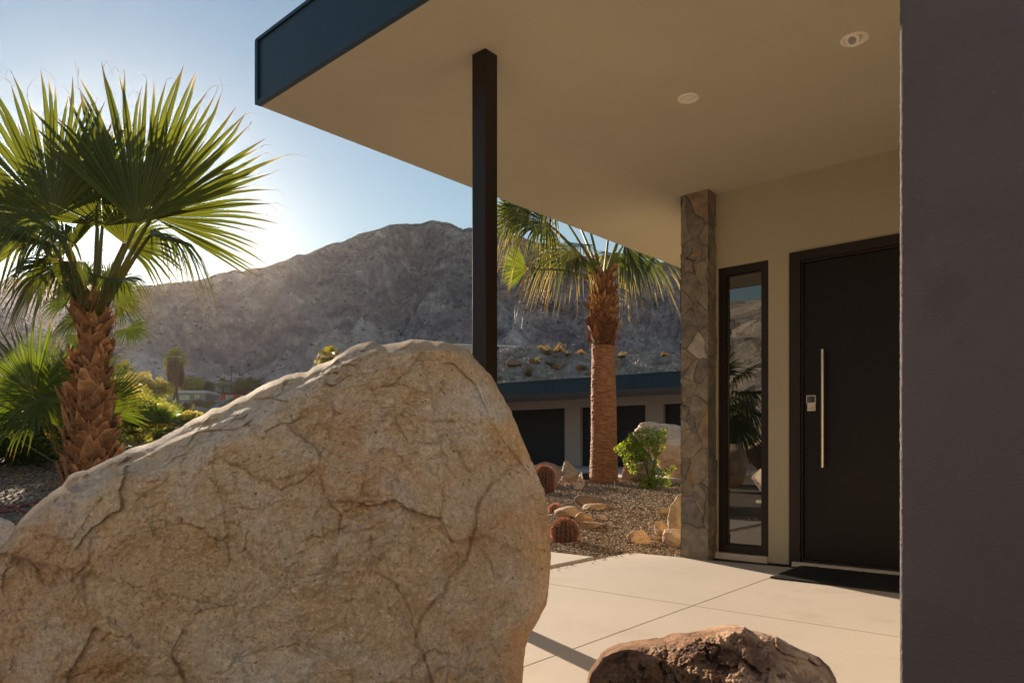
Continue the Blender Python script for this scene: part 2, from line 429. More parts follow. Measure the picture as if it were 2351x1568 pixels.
hill('hill', [(-2600, 560), (-800, 600), (-300, 640), (-80, 700), (0, 711), (16, 712), (33, 723), (60, 736), (81, 753), (117, 766), (154, 783), (210, 815), (270, 850), (330, 885)],
     250, 140, 'dark nearer spur at the left edge', M['hill'], nx=360, amp=8, rough=1.2, seed=3)
kn = [(820, 985), (930, 930), (1000, 880), (1060, 842), (1100, 822), (1140, 808), (1168, 800), (1210, 794), (1245, 797), (1278, 803), (1343, 813), (1437, 813), (1472, 812), (1530, 821), (1573, 829), (1650, 830), (1900, 835), (2200, 850), (2700, 900)]
KG, KT = hill('knoll', kn, 62, 36, 'low gravelly knoll behind the garage', M['knoll'], nx=600, nt_=180, amp=1.2, rough=.42, fine=1.0, seed=2, prof=.8)
# hillside: left part shows in the window, unseen rest added for warm bounce
bx = np.linspace(0, 1, 160); by = np.linspace(0, 1, 70)
base0 = np.array([-16.0, 14.0]); base1 = np.array([4.0, -26.0]); outd = np.array([-.894, -.447])
hx_ = np.array([-17.0, -15, -11, -5, 3, 12, 22]); hy_ = np.array([15.0, 4, -6, -13, -17, -18, -14])
bu = bx * 6; bb = np.stack([np.interp(bu, range(7), hx_), np.interp(bu, range(7), hy_)], -1)
for _ in range(200): bb[1:-1] = (bb[:-2] + bb[1:-1] * 2 + bb[2:]) / 4
od = bb - np.array([0, 4.0]); od /= np.linalg.norm(od, axis=1)[:, None]
GX = bb[None, :, 0] + od[None, :, 0] * by[:, None] * 45; GY = bb[None, :, 1] + od[None, :, 1] * by[:, None] * 45
GZ = -.3 + 15 * np.sin(np.minimum(by, .9)[:, None] / .9 * PI / 2) ** 1.3 * (np.clip(np.sin(bx * PI), 0, 1)[None] ** .5) + 0 * GX
p = np.stack([GX, GY, GZ], -1).reshape(-1, 3); p[:, 2] += .5 * fbm(p * .25, 5) * np.repeat(sstep(0, .1, by), 160)
m = MB(); m.grid(p.reshape(70, 160, 3)); tag(m.build('hillside', M['slope']), 'low desert hillside behind the camera, extended to bounce warm light', kind='structure')

# ------------------------------------------------------------------ patio, slabs, driveway
def clip(poly, a, b, c):
    """keep a*x+b*y<=c"""
    out = []
    for k in range(len(poly)):
        p, q = poly[k], poly[(k + 1) % len(poly)]
        dp, dq = a * p[0] + b * p[1] - c, a * q[0] + b * q[1] - c
        if dp <= 0: out.append(p)
        if (dp < 0 < dq) or (dq < 0 < dp):
            t = dp / (dp - dq); out.append((p[0] + t * (q[0] - p[0]), p[1] + t * (q[1] - p[1])))
    return out
def inset(poly, d):
    """inset a convex counter-clockwise polygon"""
    out = list(poly); n = len(poly)
    for k in range(n):
        p, q = poly[k], poly[(k + 1) % n]
        e = np.array([q[0] - p[0], q[1] - p[1]]); L = np.linalg.norm(e)
        if L < 1e-6: continue
        nx_, ny_ = e[1] / L, -e[0] / L      # outward normal for ccw
        out = clip(out, nx_, ny_, nx_ * p[0] + ny_ * p[1] - d)
    return out
def ccw(poly):
    a = sum(p[0] * q[1] - q[0] * p[1] for p, q in zip(poly, poly[1:] + poly[:1]))
    return poly if a > 0 else poly[::-1]
def slab(mb, poly, z0, z1, bev=.004):
    poly = ccw([tuple(map(float, p)) for p in poly]); inn = inset(poly, bev)
    if len(inn) != len(poly): inn = poly
    n = len(poly)
    V = [(x, y, z0) for x, y in poly] + [(x, y, z1 - bev) for x, y in poly] + [(x, y, z1) for x, y in inn]
    Fs = [(k, (k + 1) % n, n + (k + 1) % n, n + k) for k in range(n)] + [(n + k, n + (k + 1) % n, 2 * n + (k + 1) % n, 2 * n + k) for k in range(n)]
    T = [(2 * n, 2 * n + k, 2 * n + k + 1) for k in range(1, n - 1)]
    mb.add(V, Fs, T)
v2, e2 = vv[:2], ew[:2]
Sv = lambda p: float(np.dot(p, v2)); Se = lambda p: float(np.dot(p, e2))
def VE(v, e): return tuple(v2 * v + e2 * e)
eL, vF, vB = Se(Qp), Sv((.04, 2.70)), 5.95
J1 = [Sv((.261, 4.858)), Sv((1.869, 3.452))]; j1 = sum(J1) / 2
J2 = [Se((.047, 2.899)), Se((1.855, 5.165))]; j2 = sum(J2) / 2
# patio pieces between the saw joints
mb = MB()
vs = [vF, j1, vB + .9]; es = [eL, j2, j2 + 3.2, j2 + 7.0]
far = Sv(Qp)
for a, b in zip(vs[:-1], vs[1:]):
    for c, d in zip(es[:-1], es[1:]):
        poly = [VE(a, c), VE(b, c), VE(b, d), VE(a, d)]
        # far edge runs along the measured line from the corner to the stone pillar
        n2_ = np.array([.313, .427]); n2_ = n2_ / np.linalg.norm(n2_) * 1.0
        poly = clip(poly, n2_[0], n2_[1], float(n2_ @ Qp)) if c == es[0] else clip(poly, v2[0], v2[1], vB)
        if len(poly) < 3: continue
        poly = ccw(poly)
        slab(mb, inset(poly, .0022), -.10, 0.0, .0025)
tag(mb.build('patio', M['concrete']), 'pale tan concrete patio scored by thin joints', kind='structure')
K = np.array([.70, 6.10])
def padslab(corner, du, dv):
    c = np.array(corner); mb2 = MB()
    slab(mb2, [tuple(c), tuple(c - e2 * du), tuple(c - e2 * du - v2 * dv), tuple(c - v2 * dv)], -.10, .0)
    return mb2
tag(padslab(K, 1.25, 2.6).build('path', M['concrete']), 'separate concrete walkway slab beside the patio across a gravel strip', kind='structure')
# paving beside and behind the camera, widened to bounce light; part shows in the window
mb = MB(); slab(mb, [(-8.5, -1.0), (-5.5, -5.5), (2.5, -5.0), (2.7, -1.0), (.5, .55), (-4.9, 2.2)], -.10, 0.0)
tag(mb.build('path', M['concrete']), 'concrete paving behind the camera, widened to bounce light', kind='structure')
# sand underlay for the joints
mb = MB()
slab(mb, [VE(vF + .05, eL + .05), VE(far - .05, eL + .05), VE(vB - .6, eL + 7), VE(vF + .05, eL + 7)], -.09, -.012)
tag(mb.build('patio_joint', M['joint']), 'sand filling the patio joints', kind='structure')
# gravel bed sheet
gx = np.linspace(-1.2, 6.5, 90); gy = np.linspace(5.0, 17.5, 120)
XX, YY = np.meshgrid(gx, gy); ZZ = gz(XX, YY) + .012
pp = np.stack([XX, YY, ZZ], -1).reshape(-1, 3)
pp[:, 2] += .02 * fbm(pp * 1.1, 3) * sstep(7, 9, pp[:, 1])
m = MB(); m.grid(pp.reshape(120, 90, 3)); tag(m.build('gravel_bed', M['bed'], smooth=True), 'gravel garden bed', kind='structure')
def gbed(x, y):
    x = np.atleast_1d(np.asarray(x, float)); y = np.atleast_1d(np.asarray(y, float))
    z = gz(x, y) + .012; q = np.stack([x, y, z], -1)
    return z + .02 * fbm(q * 1.1, 3) * sstep(7, 9, y)
# driveway in front of the garage
GU = np.array([.819, -.574, 0]); GV = np.array([.574, .819, 0])
G0 = np.array([2.079, 28.0, .0]); GB = .30
mb = MB(); o_ = G0 - GU * 14 + GV * .5
slab(mb, [tuple((o_)[:2]), tuple((o_ + GU * 26)[:2]), tuple((o_ + GU * 26 - GV * 10.6)[:2]), tuple((o_ - GV * 10.6)[:2])], .1, .345)
tag(mb.build('driveway', M['driveway']), 'concrete driveway in front of the garage', kind='structure')

# ------------------------------------------------------------------ pebbles
def pebbles(name, xs, ys, zs, size, label, seed=1, cols=None, squash=.6):
    rg = np.random.RandomState(seed); n = len(xs)
    base = np.array([[1, 0, 0], [-1, 0, 0], [0, 1, 0], [0, -1, 0], [0, 0, 1], [0, 0, -1.0]])
    T = np.array([(0, 2, 4), (2, 1, 4), (1, 3, 4), (3, 0, 4), (2, 0, 5), (1, 2, 5), (3, 1, 5), (0, 3, 5)])
    s = size[:, None, None] * rg.uniform(.55, 1.25, (n, 6, 1)) * np.array([1, 1, squash])[None, None] * base[None]
    s = s * rg.uniform(.7, 1.3, (n, 1, 3))
    a = rg.uniform(0, 2 * PI, n); ca, sa = np.cos(a)[:, None], np.sin(a)[:, None]
    tl = rg.normal(0, .35, n)[:, None]
    x = s[..., 0] * ca - s[..., 1] * sa; y = s[..., 0] * sa + s[..., 1] * ca; z = s[..., 2] + tl * x
    V = np.stack([x + xs[:, None], y + ys[:, None], z + zs[:, None]], -1).reshape(-1, 3)
    Fs = (T[None] + (np.arange(n) * 6)[:, None, None]).reshape(-1, 3)
    cols = np.array(cols if cols is not None else [(.34, .23, .13), (.44, .33, .21), (.24, .15, .085), (.18, .125, .085), (.56, .46, .34), (.30, .18, .085), (.13, .09, .065)])
    cc = cols[rg.randint(0, len(cols), n)] * rg.uniform(.75, 1.2, (n, 1))
    return tag(link(name, V, Fs, M['pebble'], col=np.repeat(cc, 6, 0)), label, kind='stuff')
rg = np.random.RandomState(4)
def inpatio(x, y):
    p = np.stack([x, y], -1); v_ = p @ v2; e_ = p @ e2
    n2_ = np.array([.313, .427]); n2_ = n2_ / np.linalg.norm(n2_)
    a = (e_ > eL - .01) & (p @ n2_ < n2_ @ Qp + .005) & (v_ > vF)
    k = (e_ < Se(K) + .01) & (e_ > Se(K) - 1.26) & (v_ < Sv(K) + .01) & (v_ > Sv(K) - 2.6)
    return a | k
nP = 46000
yy_ = 5.2 + (rg.uniform(0, 1, nP) ** 1.25) * 10.5
px_ = rg.uniform(1175, 1640, nP); xx_ = (px_ - CX) / F * yy_
ok = ~inpatio(xx_, yy_) & ((xx_ * e2[0] + yy_ * e2[1]) < 99)
xx_, yy_ = xx_[ok], yy_[ok]
sz = rg.uniform(.007, .016, len(xx_)) * (.55 + .075 * yy_)
pebbles('gravel', xx_, yy_, gbed(xx_, yy_) + sz * .2, sz, 'tan and brown gravel covering the garden bed', 2)
# leaf litter and stones on the left slope and in the bed beside the camera
n = 9000; yy_ = rg.uniform(5.2, 14, n); px_ = rg.uniform(-260, 330, n); xx_ = (px_ - CX) / F * yy_
sz = rg.uniform(.008, .028, n) * (.6 + .05 * yy_)
pebbles('litter', xx_, yy_, gz(xx_, yy_) + .01, sz, 'stones and dry leaf litter under the left palm', 3,
        cols=[(.22, .17, .13), (.16, .13, .12), (.30, .22, .15), (.08, .055, .04), (.42, .25, .10), (.20, .185, .185)], squash=.45)
n = 110; e_ = rg.normal(0, .16, n); vv__ = rg.uniform(-3.2, .0, n); ed = np.abs(rg.normal(0, .05, n)) + .005
xx_ = Qp[0] + v2[0] * vv__ + e2[0] * ed; yy_ = Qp[1] + v2[1] * vv__ + e2[1] * ed
pebbles('stray_gravel', xx_, yy_, np.full(n, .006), rg.uniform(.004, .010, n), 'stray gravel kicked onto the edge of the patio', 6)
n = 6000; vvv = rg.uniform(-1.0, vF - .03, n); eee = rg.uniform(-4, 2.5, n)
xx_ = v2[0] * vvv + e2[0] * eee; yy_ = v2[1] * vvv + e2[1] * eee
pebbles('gravel', xx_, yy_, gz(xx_, yy_) + .012, rg.uniform(.008, .018, n), 'gravel round the foot of the large foreground boulder', 5)
# ------------------------------------------------------------------ house
PW = 5.72                                                 # door wall plane
def onwall(px):
    d = np.array([(px - CX) / F, 1, 0]); k = PW / (d @ vv); return d * k
W0 = onwall(1648)
def W(s, z, d=0): return W0 + ew * s - vv * d + UP * z    # d metres in front of the wall
house = thing('house', 'low modern desert house with a flat cantilevered roof over its dark front door', 'house', (W0[0], W0[1], 0))
def hb(name, mb, mat, parent=None, **k):
    """build in world coordinates under a parent that stands away from the origin"""
    par = parent or house
    o = mb.build(name, mat, None, **k); o.parent = par
    root = par
    loc = Vector((0, 0, 0))
    while root: loc += Vector(root.location); root = root.parent
    for c in o.data.vertices: c.co -= loc
    return o
def shift(o, loc):
    n = len(o.data.vertices); a = np.zeros(n * 3, np.float32); o.data.vertices.foreach_get('co', a)
    a = a.reshape(-1, 3) - np.asarray(loc, np.float32)[None]; o.data.vertices.foreach_set('co', a.reshape(-1)); o.data.update()
def under(par, name, mb, mat, **k):
    o = mb.build(name, mat, None, **k); o.parent = par
    loc = np.zeros(3); r = par
    while r: loc += np.array(r.location); r = r.parent
    shift(o, loc); return o

RC = np.array([-1.607, 4.49, HS]); rA = np.array([.6728, .7398, 0]); rB = np.array([.7475, -.6642, 0])
RH = .40
# roof body: soffit underside flush inside the fascia
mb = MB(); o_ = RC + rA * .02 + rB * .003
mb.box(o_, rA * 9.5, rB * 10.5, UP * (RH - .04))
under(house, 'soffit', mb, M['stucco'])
f = MB(); t_ = .02
f.box(RC - UP * .0, rB * 10.6, rA * t_, UP * RH)                 # near edge
f.box(RC + rA * (t_ + .001) + UP * .014, rA * 9.55, rB * t_, UP * (RH - .018))
f.box(RC - rA * .012 + UP * .0, rB * 10.6, rA * .011, UP * .022)  # drip edge
f.box(RC - rA * .014 - rB * .014 + UP * .006, rB * .03, rA * .012, UP * (RH + .008))
f.box(RC + UP * (RH + .002) - rA * .01 - rB * .01, rB * 10.6, rA * .12, UP * .02)
f.box(RC + UP * (RH + .003) - rA * .008 - rB * .008, rA * 9.6, rB * .12, UP * .018)
under(house, 'fascia', f, M['fascia'])

# door wall with openings
sL, sR = -.30, 4.6
wS0, wS1, wZ0, wZ1 = .0, .432, .055, 2.455
dS0, dS1, dZ1 = .60, 2.10, 2.475
w = MB(); TH = .28
def wbox(s0, s1, z0, z1, d=0, th=TH): w.box(W(s0, z0, d), ew * (s1 - s0), vv * th, UP * (z1 - z0))
wbox(sL, wS0 - .0, 0, HS + .02)
wbox(wS0, wS1, wZ1, HS + .02, .0)
wbox(wS1, dS0, 0.004, HS + .02)
wbox(dS0, dS1, dZ1, HS + .02)
wbox(dS1, sR, 0, HS + .02)
# side walls of the house body
w.box(W(sL, 0, -TH), ew * .25, vv * 7.0, UP * (HS + .02))
w.box(W(2.9, 0, 0), ew * .3, -vv * 3.2, UP * (HS + .02))
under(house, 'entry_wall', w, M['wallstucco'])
w = MB(); c_ = np.array([2.9, -1.5, -.1]); w.box(c_, -vv * 7.5, ew * 4, UP * 3.3); under(house, 'bounce_wall', w, M['bouncewhite'])  # unseen white wall, added behind the camera to bounce warm sunlight forward
# interior darkness behind the window is the opaque tinted pane; curb under the window
cb = MB(); cb.box(W(-.02, 0, .03), ew * .452, vv * .10, UP * .052); cb.box(W(dS0 + .03, .0, .035), ew * (dS1 - dS0), vv * .10, UP * .035)
under(house, 'curb', cb, M['concrete'])
# window
wf = MB(); fw = .062; d0 = -.02
def fb(mb_, s0, s1, z0, z1, d, th): mb_.box(W(s0, z0, d), ew * (s1 - s0), vv * th, UP * (z1 - z0))
fb(wf, wS0, wS0 + fw, wZ0, wZ1, d0, .07); fb(wf, wS1 - fw, wS1, wZ0, wZ1, d0, .07)
fb(wf, wS0 + fw, wS1 - fw, wZ0, wZ0 + fw, d0, .07); fb(wf, wS0 + fw, wS1 - fw, wZ1 - fw, wZ1, d0, .07)
i_ = .012
fb(wf, wS0 + fw, wS0 + fw + i_, wZ0 + fw, wZ1 - fw, d0 - .02, .05); fb(wf, wS1 - fw - i_, wS1 - fw, wZ0 + fw, wZ1 - fw, d0 - .02, .05)
fb(wf, wS0 + fw + i_, wS1 - fw - i_, wZ0 + fw, wZ0 + fw + i_, d0 - .02, .05); fb(wf, wS0 + fw + i_, wS1 - fw - i_, wZ1 - fw - i_, wZ1 - fw, d0 - .02, .05)
win = under(house, 'window', wf, M['bronze'])
pm = MB(); pm.box(W(wS0 + fw + .004, wZ0 + fw + .004, d0 - .035), ew * (wS1 - wS0 - 2 * fw - .008), vv * .012, UP * (wZ1 - wZ0 - 2 * fw - .008))
def sub(parent, name, mb, mat, **k): return under(parent, name, mb, mat, **k)
sub(win, 'pane', pm, M['glass'])
# door
df = MB()
fb(df, dS0 + .001, dS0 + .085, .004, dZ1 - .001, .012, .12); fb(df, dS0 + .085, dS1 - .085, dZ1 - .075, dZ1 - .001, .012, .12)
fb(df, dS1 - .085, dS1 - .001, .004, dZ1 - .001, .012, .12)
fb(df, dS0 + .085, dS0 + .10, .04, dZ1 - .075, -.012, .09); fb(df, dS0 + .10, dS1 - .1, dZ1 - .09, dZ1 - .075, -.012, .09)
fb(df, dS0 + .085, dS1 - .085, .004, .055, -.005, .10)
door = sub(house, 'door', df, M['bronze'])
lf = MB(); lf.box(W(dS0 + .106, .06, -.032), ew * (dS1 - dS0 - .21), vv * .05, UP * (dZ1 - .095 - .06))
sub(door, 'door_leaf', lf, M['door'])
hd = MB(); hs = .862
hp = W(hs, 0, .035)
hd.tube([hp + UP * .78, hp + UP * 1.686], .0125, 16)
for z_ in (.93, 1.53): hd.tube([hp + UP * z_, W(hs + .0, z_, -.031)], .007, 10)
sub(door, 'handle', hd, M['steel'], smooth=False)
lk = MB(); ls = .728
lk.box(W(ls, 1.22, -.028), ew * .062, vv * .012, UP * .115)
lk.box(W(ls - .004, 1.279, -.018), ew * .07, vv * .014, UP * .062)
lk.tube([W(ls + .033, 1.258, -.03), W(ls + .033, 1.258, -.012)], .009, 14)
lk.tube([W(ls + .012, 1.236, -.014), W(ls + .052, 1.243, -.012)], .0035, 8)
lock = sub(door, 'door_lock', lk, M['steel'])
ls2 = MB(); ls2.box(W(ls + .002, 1.285, -.0155), ew * .058, vv * .002, UP * .050)
sub(door, 'keypad_screen', ls2, pmat('keypad_glass', (.01, .02, .028), None, 4, .08, None, spec=.8))

# stone pillar: irregular flagstones pressed into real relief
def stonecol(name, s_right, width, depth, front_d, z1):
    rgs = np.random.RandomState(21)
    mb = MB()
    def face(o, ax, ay, wdt, hgt, nrm, seed, edge0=True):
        nu = max(int(wdt / .0055), 4); nv = int(hgt / .0062)
        u = np.linspace(0, wdt, nu); v = np.linspace(0, hgt, nv)
        U, V = np.meshgrid(u, v)
        q = np.stack([U.ravel(), V.ravel(), np.full(U.size, seed * 3.3)], -1)
        wob = np.stack([noise(q * 7), noise(q * 7 + 9)], -1) * .035
        pts = np.stack([U.ravel(), V.ravel() * .7], -1) + wob
        sites = np.stack([rgs.uniform(-.05, wdt + .05, 46), rgs.uniform(0, hgt * .7, 46)], -1)
        dd = np.linalg.norm(pts[:, None] - sites[None], axis=2)
        idx = np.argsort(dd, 1)[:, :2]; f1 = np.take_along_axis(dd, idx, 1)
        edge = f1[:, 1] - f1[:, 0]
        hgts = rgs.uniform(-.003, .014, 46)[idx[:, 0]]
        relief = hgts + .005 * fbm(q * 14, 4) - .010 * (1 - sstep(.0, .005, edge))
        pal = np.array([(.23, .20, .165), (.27, .235, .185), (.20, .185, .17), (.30, .25, .185), (.33, .30, .25), (.25, .21, .145), (.17, .155, .14), (.29, .21, .135)])
        cs = pal[rgs.choice(8, 46, p=[.2, .2, .17, .15, .08, .08, .09, .03])][idx[:, 0]] * (1 + .18 * noise(q * 22))[:, None]
        pk = np.argmin(np.hypot(sites[:, 0] - .15, sites[:, 1] - 1.84 * .7)); cs = np.where((idx[:, 0] == pk)[:, None] & (seed == 1), np.array([.42, .39, .34]), cs)
        cs = np.where((idx[:, 0] == pk)[:, None] & (seed == 1), cs, cs * .7 + np.array([.235, .205, .165]) * .3)
        cs = cs * .80 * (.7 + .3 * sstep(.0, .005, edge))[:, None]
        oc = .8 * sstep(.55, .9, fbm(q * 6 + 30, 4))[:, None]; cs = cs * (1 - oc) + np.array([.30, .185, .075]) * oc
        pt = o + U.ravel()[:, None] * ax + V.ravel()[:, None] * ay + relief[:, None] * nrm
        mb.grid(pt.reshape(nv, nu, 3), col=cs.reshape(nv, nu, 3))
    right = W(s_right, 0, front_d); left = right - ew * width
    # split the height so that stones differ along it
    face(left - ew * .006, ew, UP, width + .012, z1, -vv, 1)
    face(right - vv * .006, vv, UP, depth, z1, ew, 2)
    face(left + vv * depth, -vv, UP, depth + .006, z1, -ew, 3)
    face(right + vv * depth, -ew, UP, width, z1, vv, 4)
    mb.box(left + ew * .012 + vv * .012, ew * (width - .024), vv * (depth - .024), UP * (z1 - .01), col=(.2, .17, .14))
    return under(house, name, mb, M['stone'], usecol=True)
sPil = .0 - .018
stonecol('stone_pillar', sPil, .235, .30, .155, HS + .01)
# steel post
pb = P(1113, 1411, 3.92); pb[2] = 0
mb = MB(); hw = .05; c0 = pb - vv * hw - ew * hw
mb.box(c0, ew * .1, vv * .1, UP * (HS + .005))
mb.box(pb - vv * .075 - ew * .075 + UP * .001, ew * .15, vv * .15, UP * .012)
po = under(house, 'steel_post', mb, M['bronze'])
bv = po.modifiers.new('b', 'BEVEL'); bv.width = .004; bv.segments = 2
# near wall at the right edge: rounded rough stucco corner
nc = np.array([1.090, 2.00, 0.0])
def nearwall():
    L, th, z1, r = 5.0, .30, 3.72, .014
    zs = np.arange(-.1, z1, .009)
    prof = []
    prof.append((L, 0, (0, -1)))
    for s in (3.0, 1.5, .8, .4, .2, .1, .05, .03): prof.append((s, 0, (0, -1)))
    for a in np.linspace(0, 90, 9): prof.append((r - r * math.sin(math.radians(a)), r - r * math.cos(math.radians(a)), (-math.sin(math.radians(a)), -math.cos(math.radians(a)))))
    for s in (.03, .06, .12, .2, th): prof.append((0, s, (-1, 0)))
    prof.append((L, th, (0, 1)))
    rows = []
    pr = np.array([[a, b, n[0], n[1]] for a, b, n in prof])
    base = nc[None] + pr[:, 0:1] * ew[None] + pr[:, 1:2] * vv[None]
    nrm = pr[:, 2:3] * ew[None] + pr[:, 3:4] * vv[None]
    Gp = base[None] + zs[:, None, None] * UP[None, None]
    q = Gp.reshape(-1, 3)
    disp = (.0012 * noise(q * 95) + .0009 * noise(q * 190)).reshape(len(zs), len(pr), 1)
    disp[:, 0] = 0; disp[:, -1] = 0
    Gp = Gp + nrm[None] * disp
    mb = MB(); mb.grid(Gp)
    top = np.array([nc, nc + ew * L, nc + ew * L + vv * th, nc + vv * th]) + UP * (zs[-1])
    mb.add(top, [(0, 1, 2, 3)])
    return under(house, 'near_wall', mb, M['stucco_purple'], smooth=True)
nw = nearwall(); nw['label'] = 'grey purple stucco wall end filling the right edge'
# recessed lights
def ring(mb, c, r0, r1, z0, z1, n=40):
    a = np.arange(n) / n * 2 * PI; cs, sn = np.cos(a), np.sin(a)
    prof = [(r1, z0 + .006), (r1, z0), (r1 - .004, z0 - .003), (r0 + .004, z0 - .003), (r0, z0), (r0 * .72, z1)]
    Gr = np.array([[(c[0] + r * x, c[1] + r * y, z) for x, y in zip(cs, sn)] for r, z in prof]); mb.grid(Gr, close_u=True)
    Vc = [(c[0] + r0 * .72 * x, c[1] + r0 * .72 * y, z1) for x, y in zip(cs, sn)]
    mb.add(Vc + [(c[0], c[1], z1)], tris=[(k, (k + 1) % n, n) for k in range(n)])
L1 = P(1580.6, 225.6, 4.395); L2 = P(1961.8, 89.6, 3.764)
# the bowl of light 1 is a shallow raised lens just below the soffit
a = MB(); ring(a, L1, .046, .066, HS - .004, HS - .0015); l1 = under(house, 'recessed_light', a, M['white_trim'], smooth=True)
l1['label'] = 'flush white downlight in the soffit'
def dome(mb, c, r, h, n=28, m_=6, ax=None):
    G_ = []
    for k in range(m_ + 1):
        t = k / m_ * PI / 2; G_.append([(c[0] + r * math.cos(t) * math.cos(a_), c[1] + r * math.cos(t) * math.sin(a_), c[2] - h * math.sin(t)) for a_ in np.arange(n) / n * 2 * PI])
    mb.grid(np.array(G_), close_u=True)
a = MB(); dome(a, (L1[0], L1[1], HS - .002), .030, .006); sub(l1, 'lens', a, M['white_trim'], smooth=True)
a = MB(); ring(a, L2, .048, .070, HS - .004, HS - .0015); l2 = under(house, 'recessed_light', a, M['white_trim'], smooth=True)
l2['label'] = 'adjustable eyeball downlight tilted out of the soffit'
e = MB(); dr = np.array([-.55, -.35, -.75]); dr /= np.linalg.norm(dr); ec = np.array([L2[0] - .004, L2[1] - .012, HS + .004])
e.tube([ec, ec + dr * .034, ec + dr * .036], [.036, .036, .028], 28); eb = sub(l2, 'eyeball', e, M['white_trim'], smooth=False)
e2_ = MB(); e2_.tube([ec + dr * .030, ec + dr * .0375], [.021, .021], 24); e2_.tube([ec + dr * .030, ec + dr * .0385], [.010, .008], 12)
sub(l2, 'lamp', e2_, pmat('lamp_reflector', (.25, .22, .2), None, 4, .2, None, metal=.8))

# doormat
mt = thing('doormat', 'black ribbed rubber doormat lying in front of the dark door', 'doormat', (2.3, 5.2, 0))
mfl = np.array([1.838, 5.058, 0]); dpt = .70; wid = 1.75
mb = MB(); mb.box(mfl + UP * .0008, ew * wid, vv * dpt, UP * .007)
for (a_, b_, c_, d_) in ((0, 0, wid, .022), (0, dpt - .022, wid, .022)): mb.box(mfl + ew * a_ + vv * b_ + UP * .0078, ew * c_, vv * d_, UP * .005)
for a_ in (0, wid - .022): mb.box(mfl + ew * a_ + vv * .0225 + UP * .0078, ew * .022, vv * (dpt - .045), UP * .005)
under(mt, 'rubber_border', mb, M['rubber'])
mb = MB(); k = .03
while k < dpt - .035:
    n_ = int(wid / .03); xs_ = np.linspace(.026, wid - .026, n_)
    for a_ in xs_[:-1]:
        mb.box(mfl + ew * a_ + vv * (k + R_.uniform(-.0015, .0015)) + UP * .0078, ew * .025, vv * .0085, UP * R_.uniform(.006, .0085))
    k += .0165
under(mt, 'ribs', mb, M['rubber'])

# ------------------------------------------------------------------ garage
gar = thing('garage', 'long flat roofed garage with charcoal doors behind the trunk of the slim palm', 'garage', (G0[0], G0[1], GB))
def Gp(t, z, d=0): return np.array([G0[0], G0[1], 0]) + GU * t - GV * d + UP * z
GT = 2.62; GS = 2.95; per = 3.43; dw = 2.73
gw = MB(); th = .4
t0 = -3 * per
edges = []
tt = 0.0 - 3 * per
def gb(mb, a, b, z0, z1, d=0, th=th): mb.box(Gp(a, z0, d), GU * (b - a), GV * th, UP * (z1 - z0))
gb(gw, -12.5, 12.8, GT, GS + .01)
doors = []
for k in range(-3, 4):
    r = k * per; gb(gw, r, r + (per - dw), GB - .2, GT); doors.append((r - dw, r))
gb(gw, -13.2, -3 * per - dw, GB - .2, GT)
gb(gw, -13.2, -12.5, GT, GS + .01)
gw.box(Gp(-13.2, GB - .2, -th), GU * .4, GV * 6, UP * 2.8); gw.box(Gp(12.4, GB - .2, -th), GU * .4, GV * 6, UP * 2.8)
under(gar, 'wall', gw, M['garage_stucco'])
for (a, b) in doors:
    g = MB(); nn = 5; hh = (GT - GB - .05) / nn
    for q in range(nn): gb(g, a + .004, b - .004, GB + .05 + q * hh + .006, GB + .05 + (q + 1) * hh - .002, -.19, .04)
    gb(g, a + .004, b - .004, GB + .03, GT - .005, -.24, .03)
    under(gar, 'garage_door', g, M['garage_door'])
rf = MB(); rf.box(Gp(-14.2, GS, 2.78), GU * 28, GV * 9.5, UP * .40); under(gar, 'roof', rf, M['garage_stucco'])
ff = MB()
for a in np.arange(-14.3, 13.8, 3.1): ff.box(Gp(a + .006, GS, 2.82), GU * 3.088, GV * .035, UP * .46)
ff.box(Gp(-14.3, GS + .461, 2.84), GU * 28.2, GV * .12, UP * .03)
under(gar, 'fascia', ff, M['fascia'])
for k, a in enumerate(np.arange(-13.5, 12.0, 1.75)):
    s_ = MB(); s_.box(Gp(a, GS + .50, 2.2), GU * 1.68, GV * 1.0 + UP * .10, UP * .035)
    under(gar, 'solar_panel', s_, M['panel'])
rr_ = MB(); rr_.box(Gp(-13.6, GS + .44, 2.25), GU * 26, GV * .05, UP * .055); rr_.box(Gp(-13.6, GS + .44, 1.3), GU * 26, GV * .05, UP * .15); under(gar, 'panel_rail', rr_, M['bronze'])

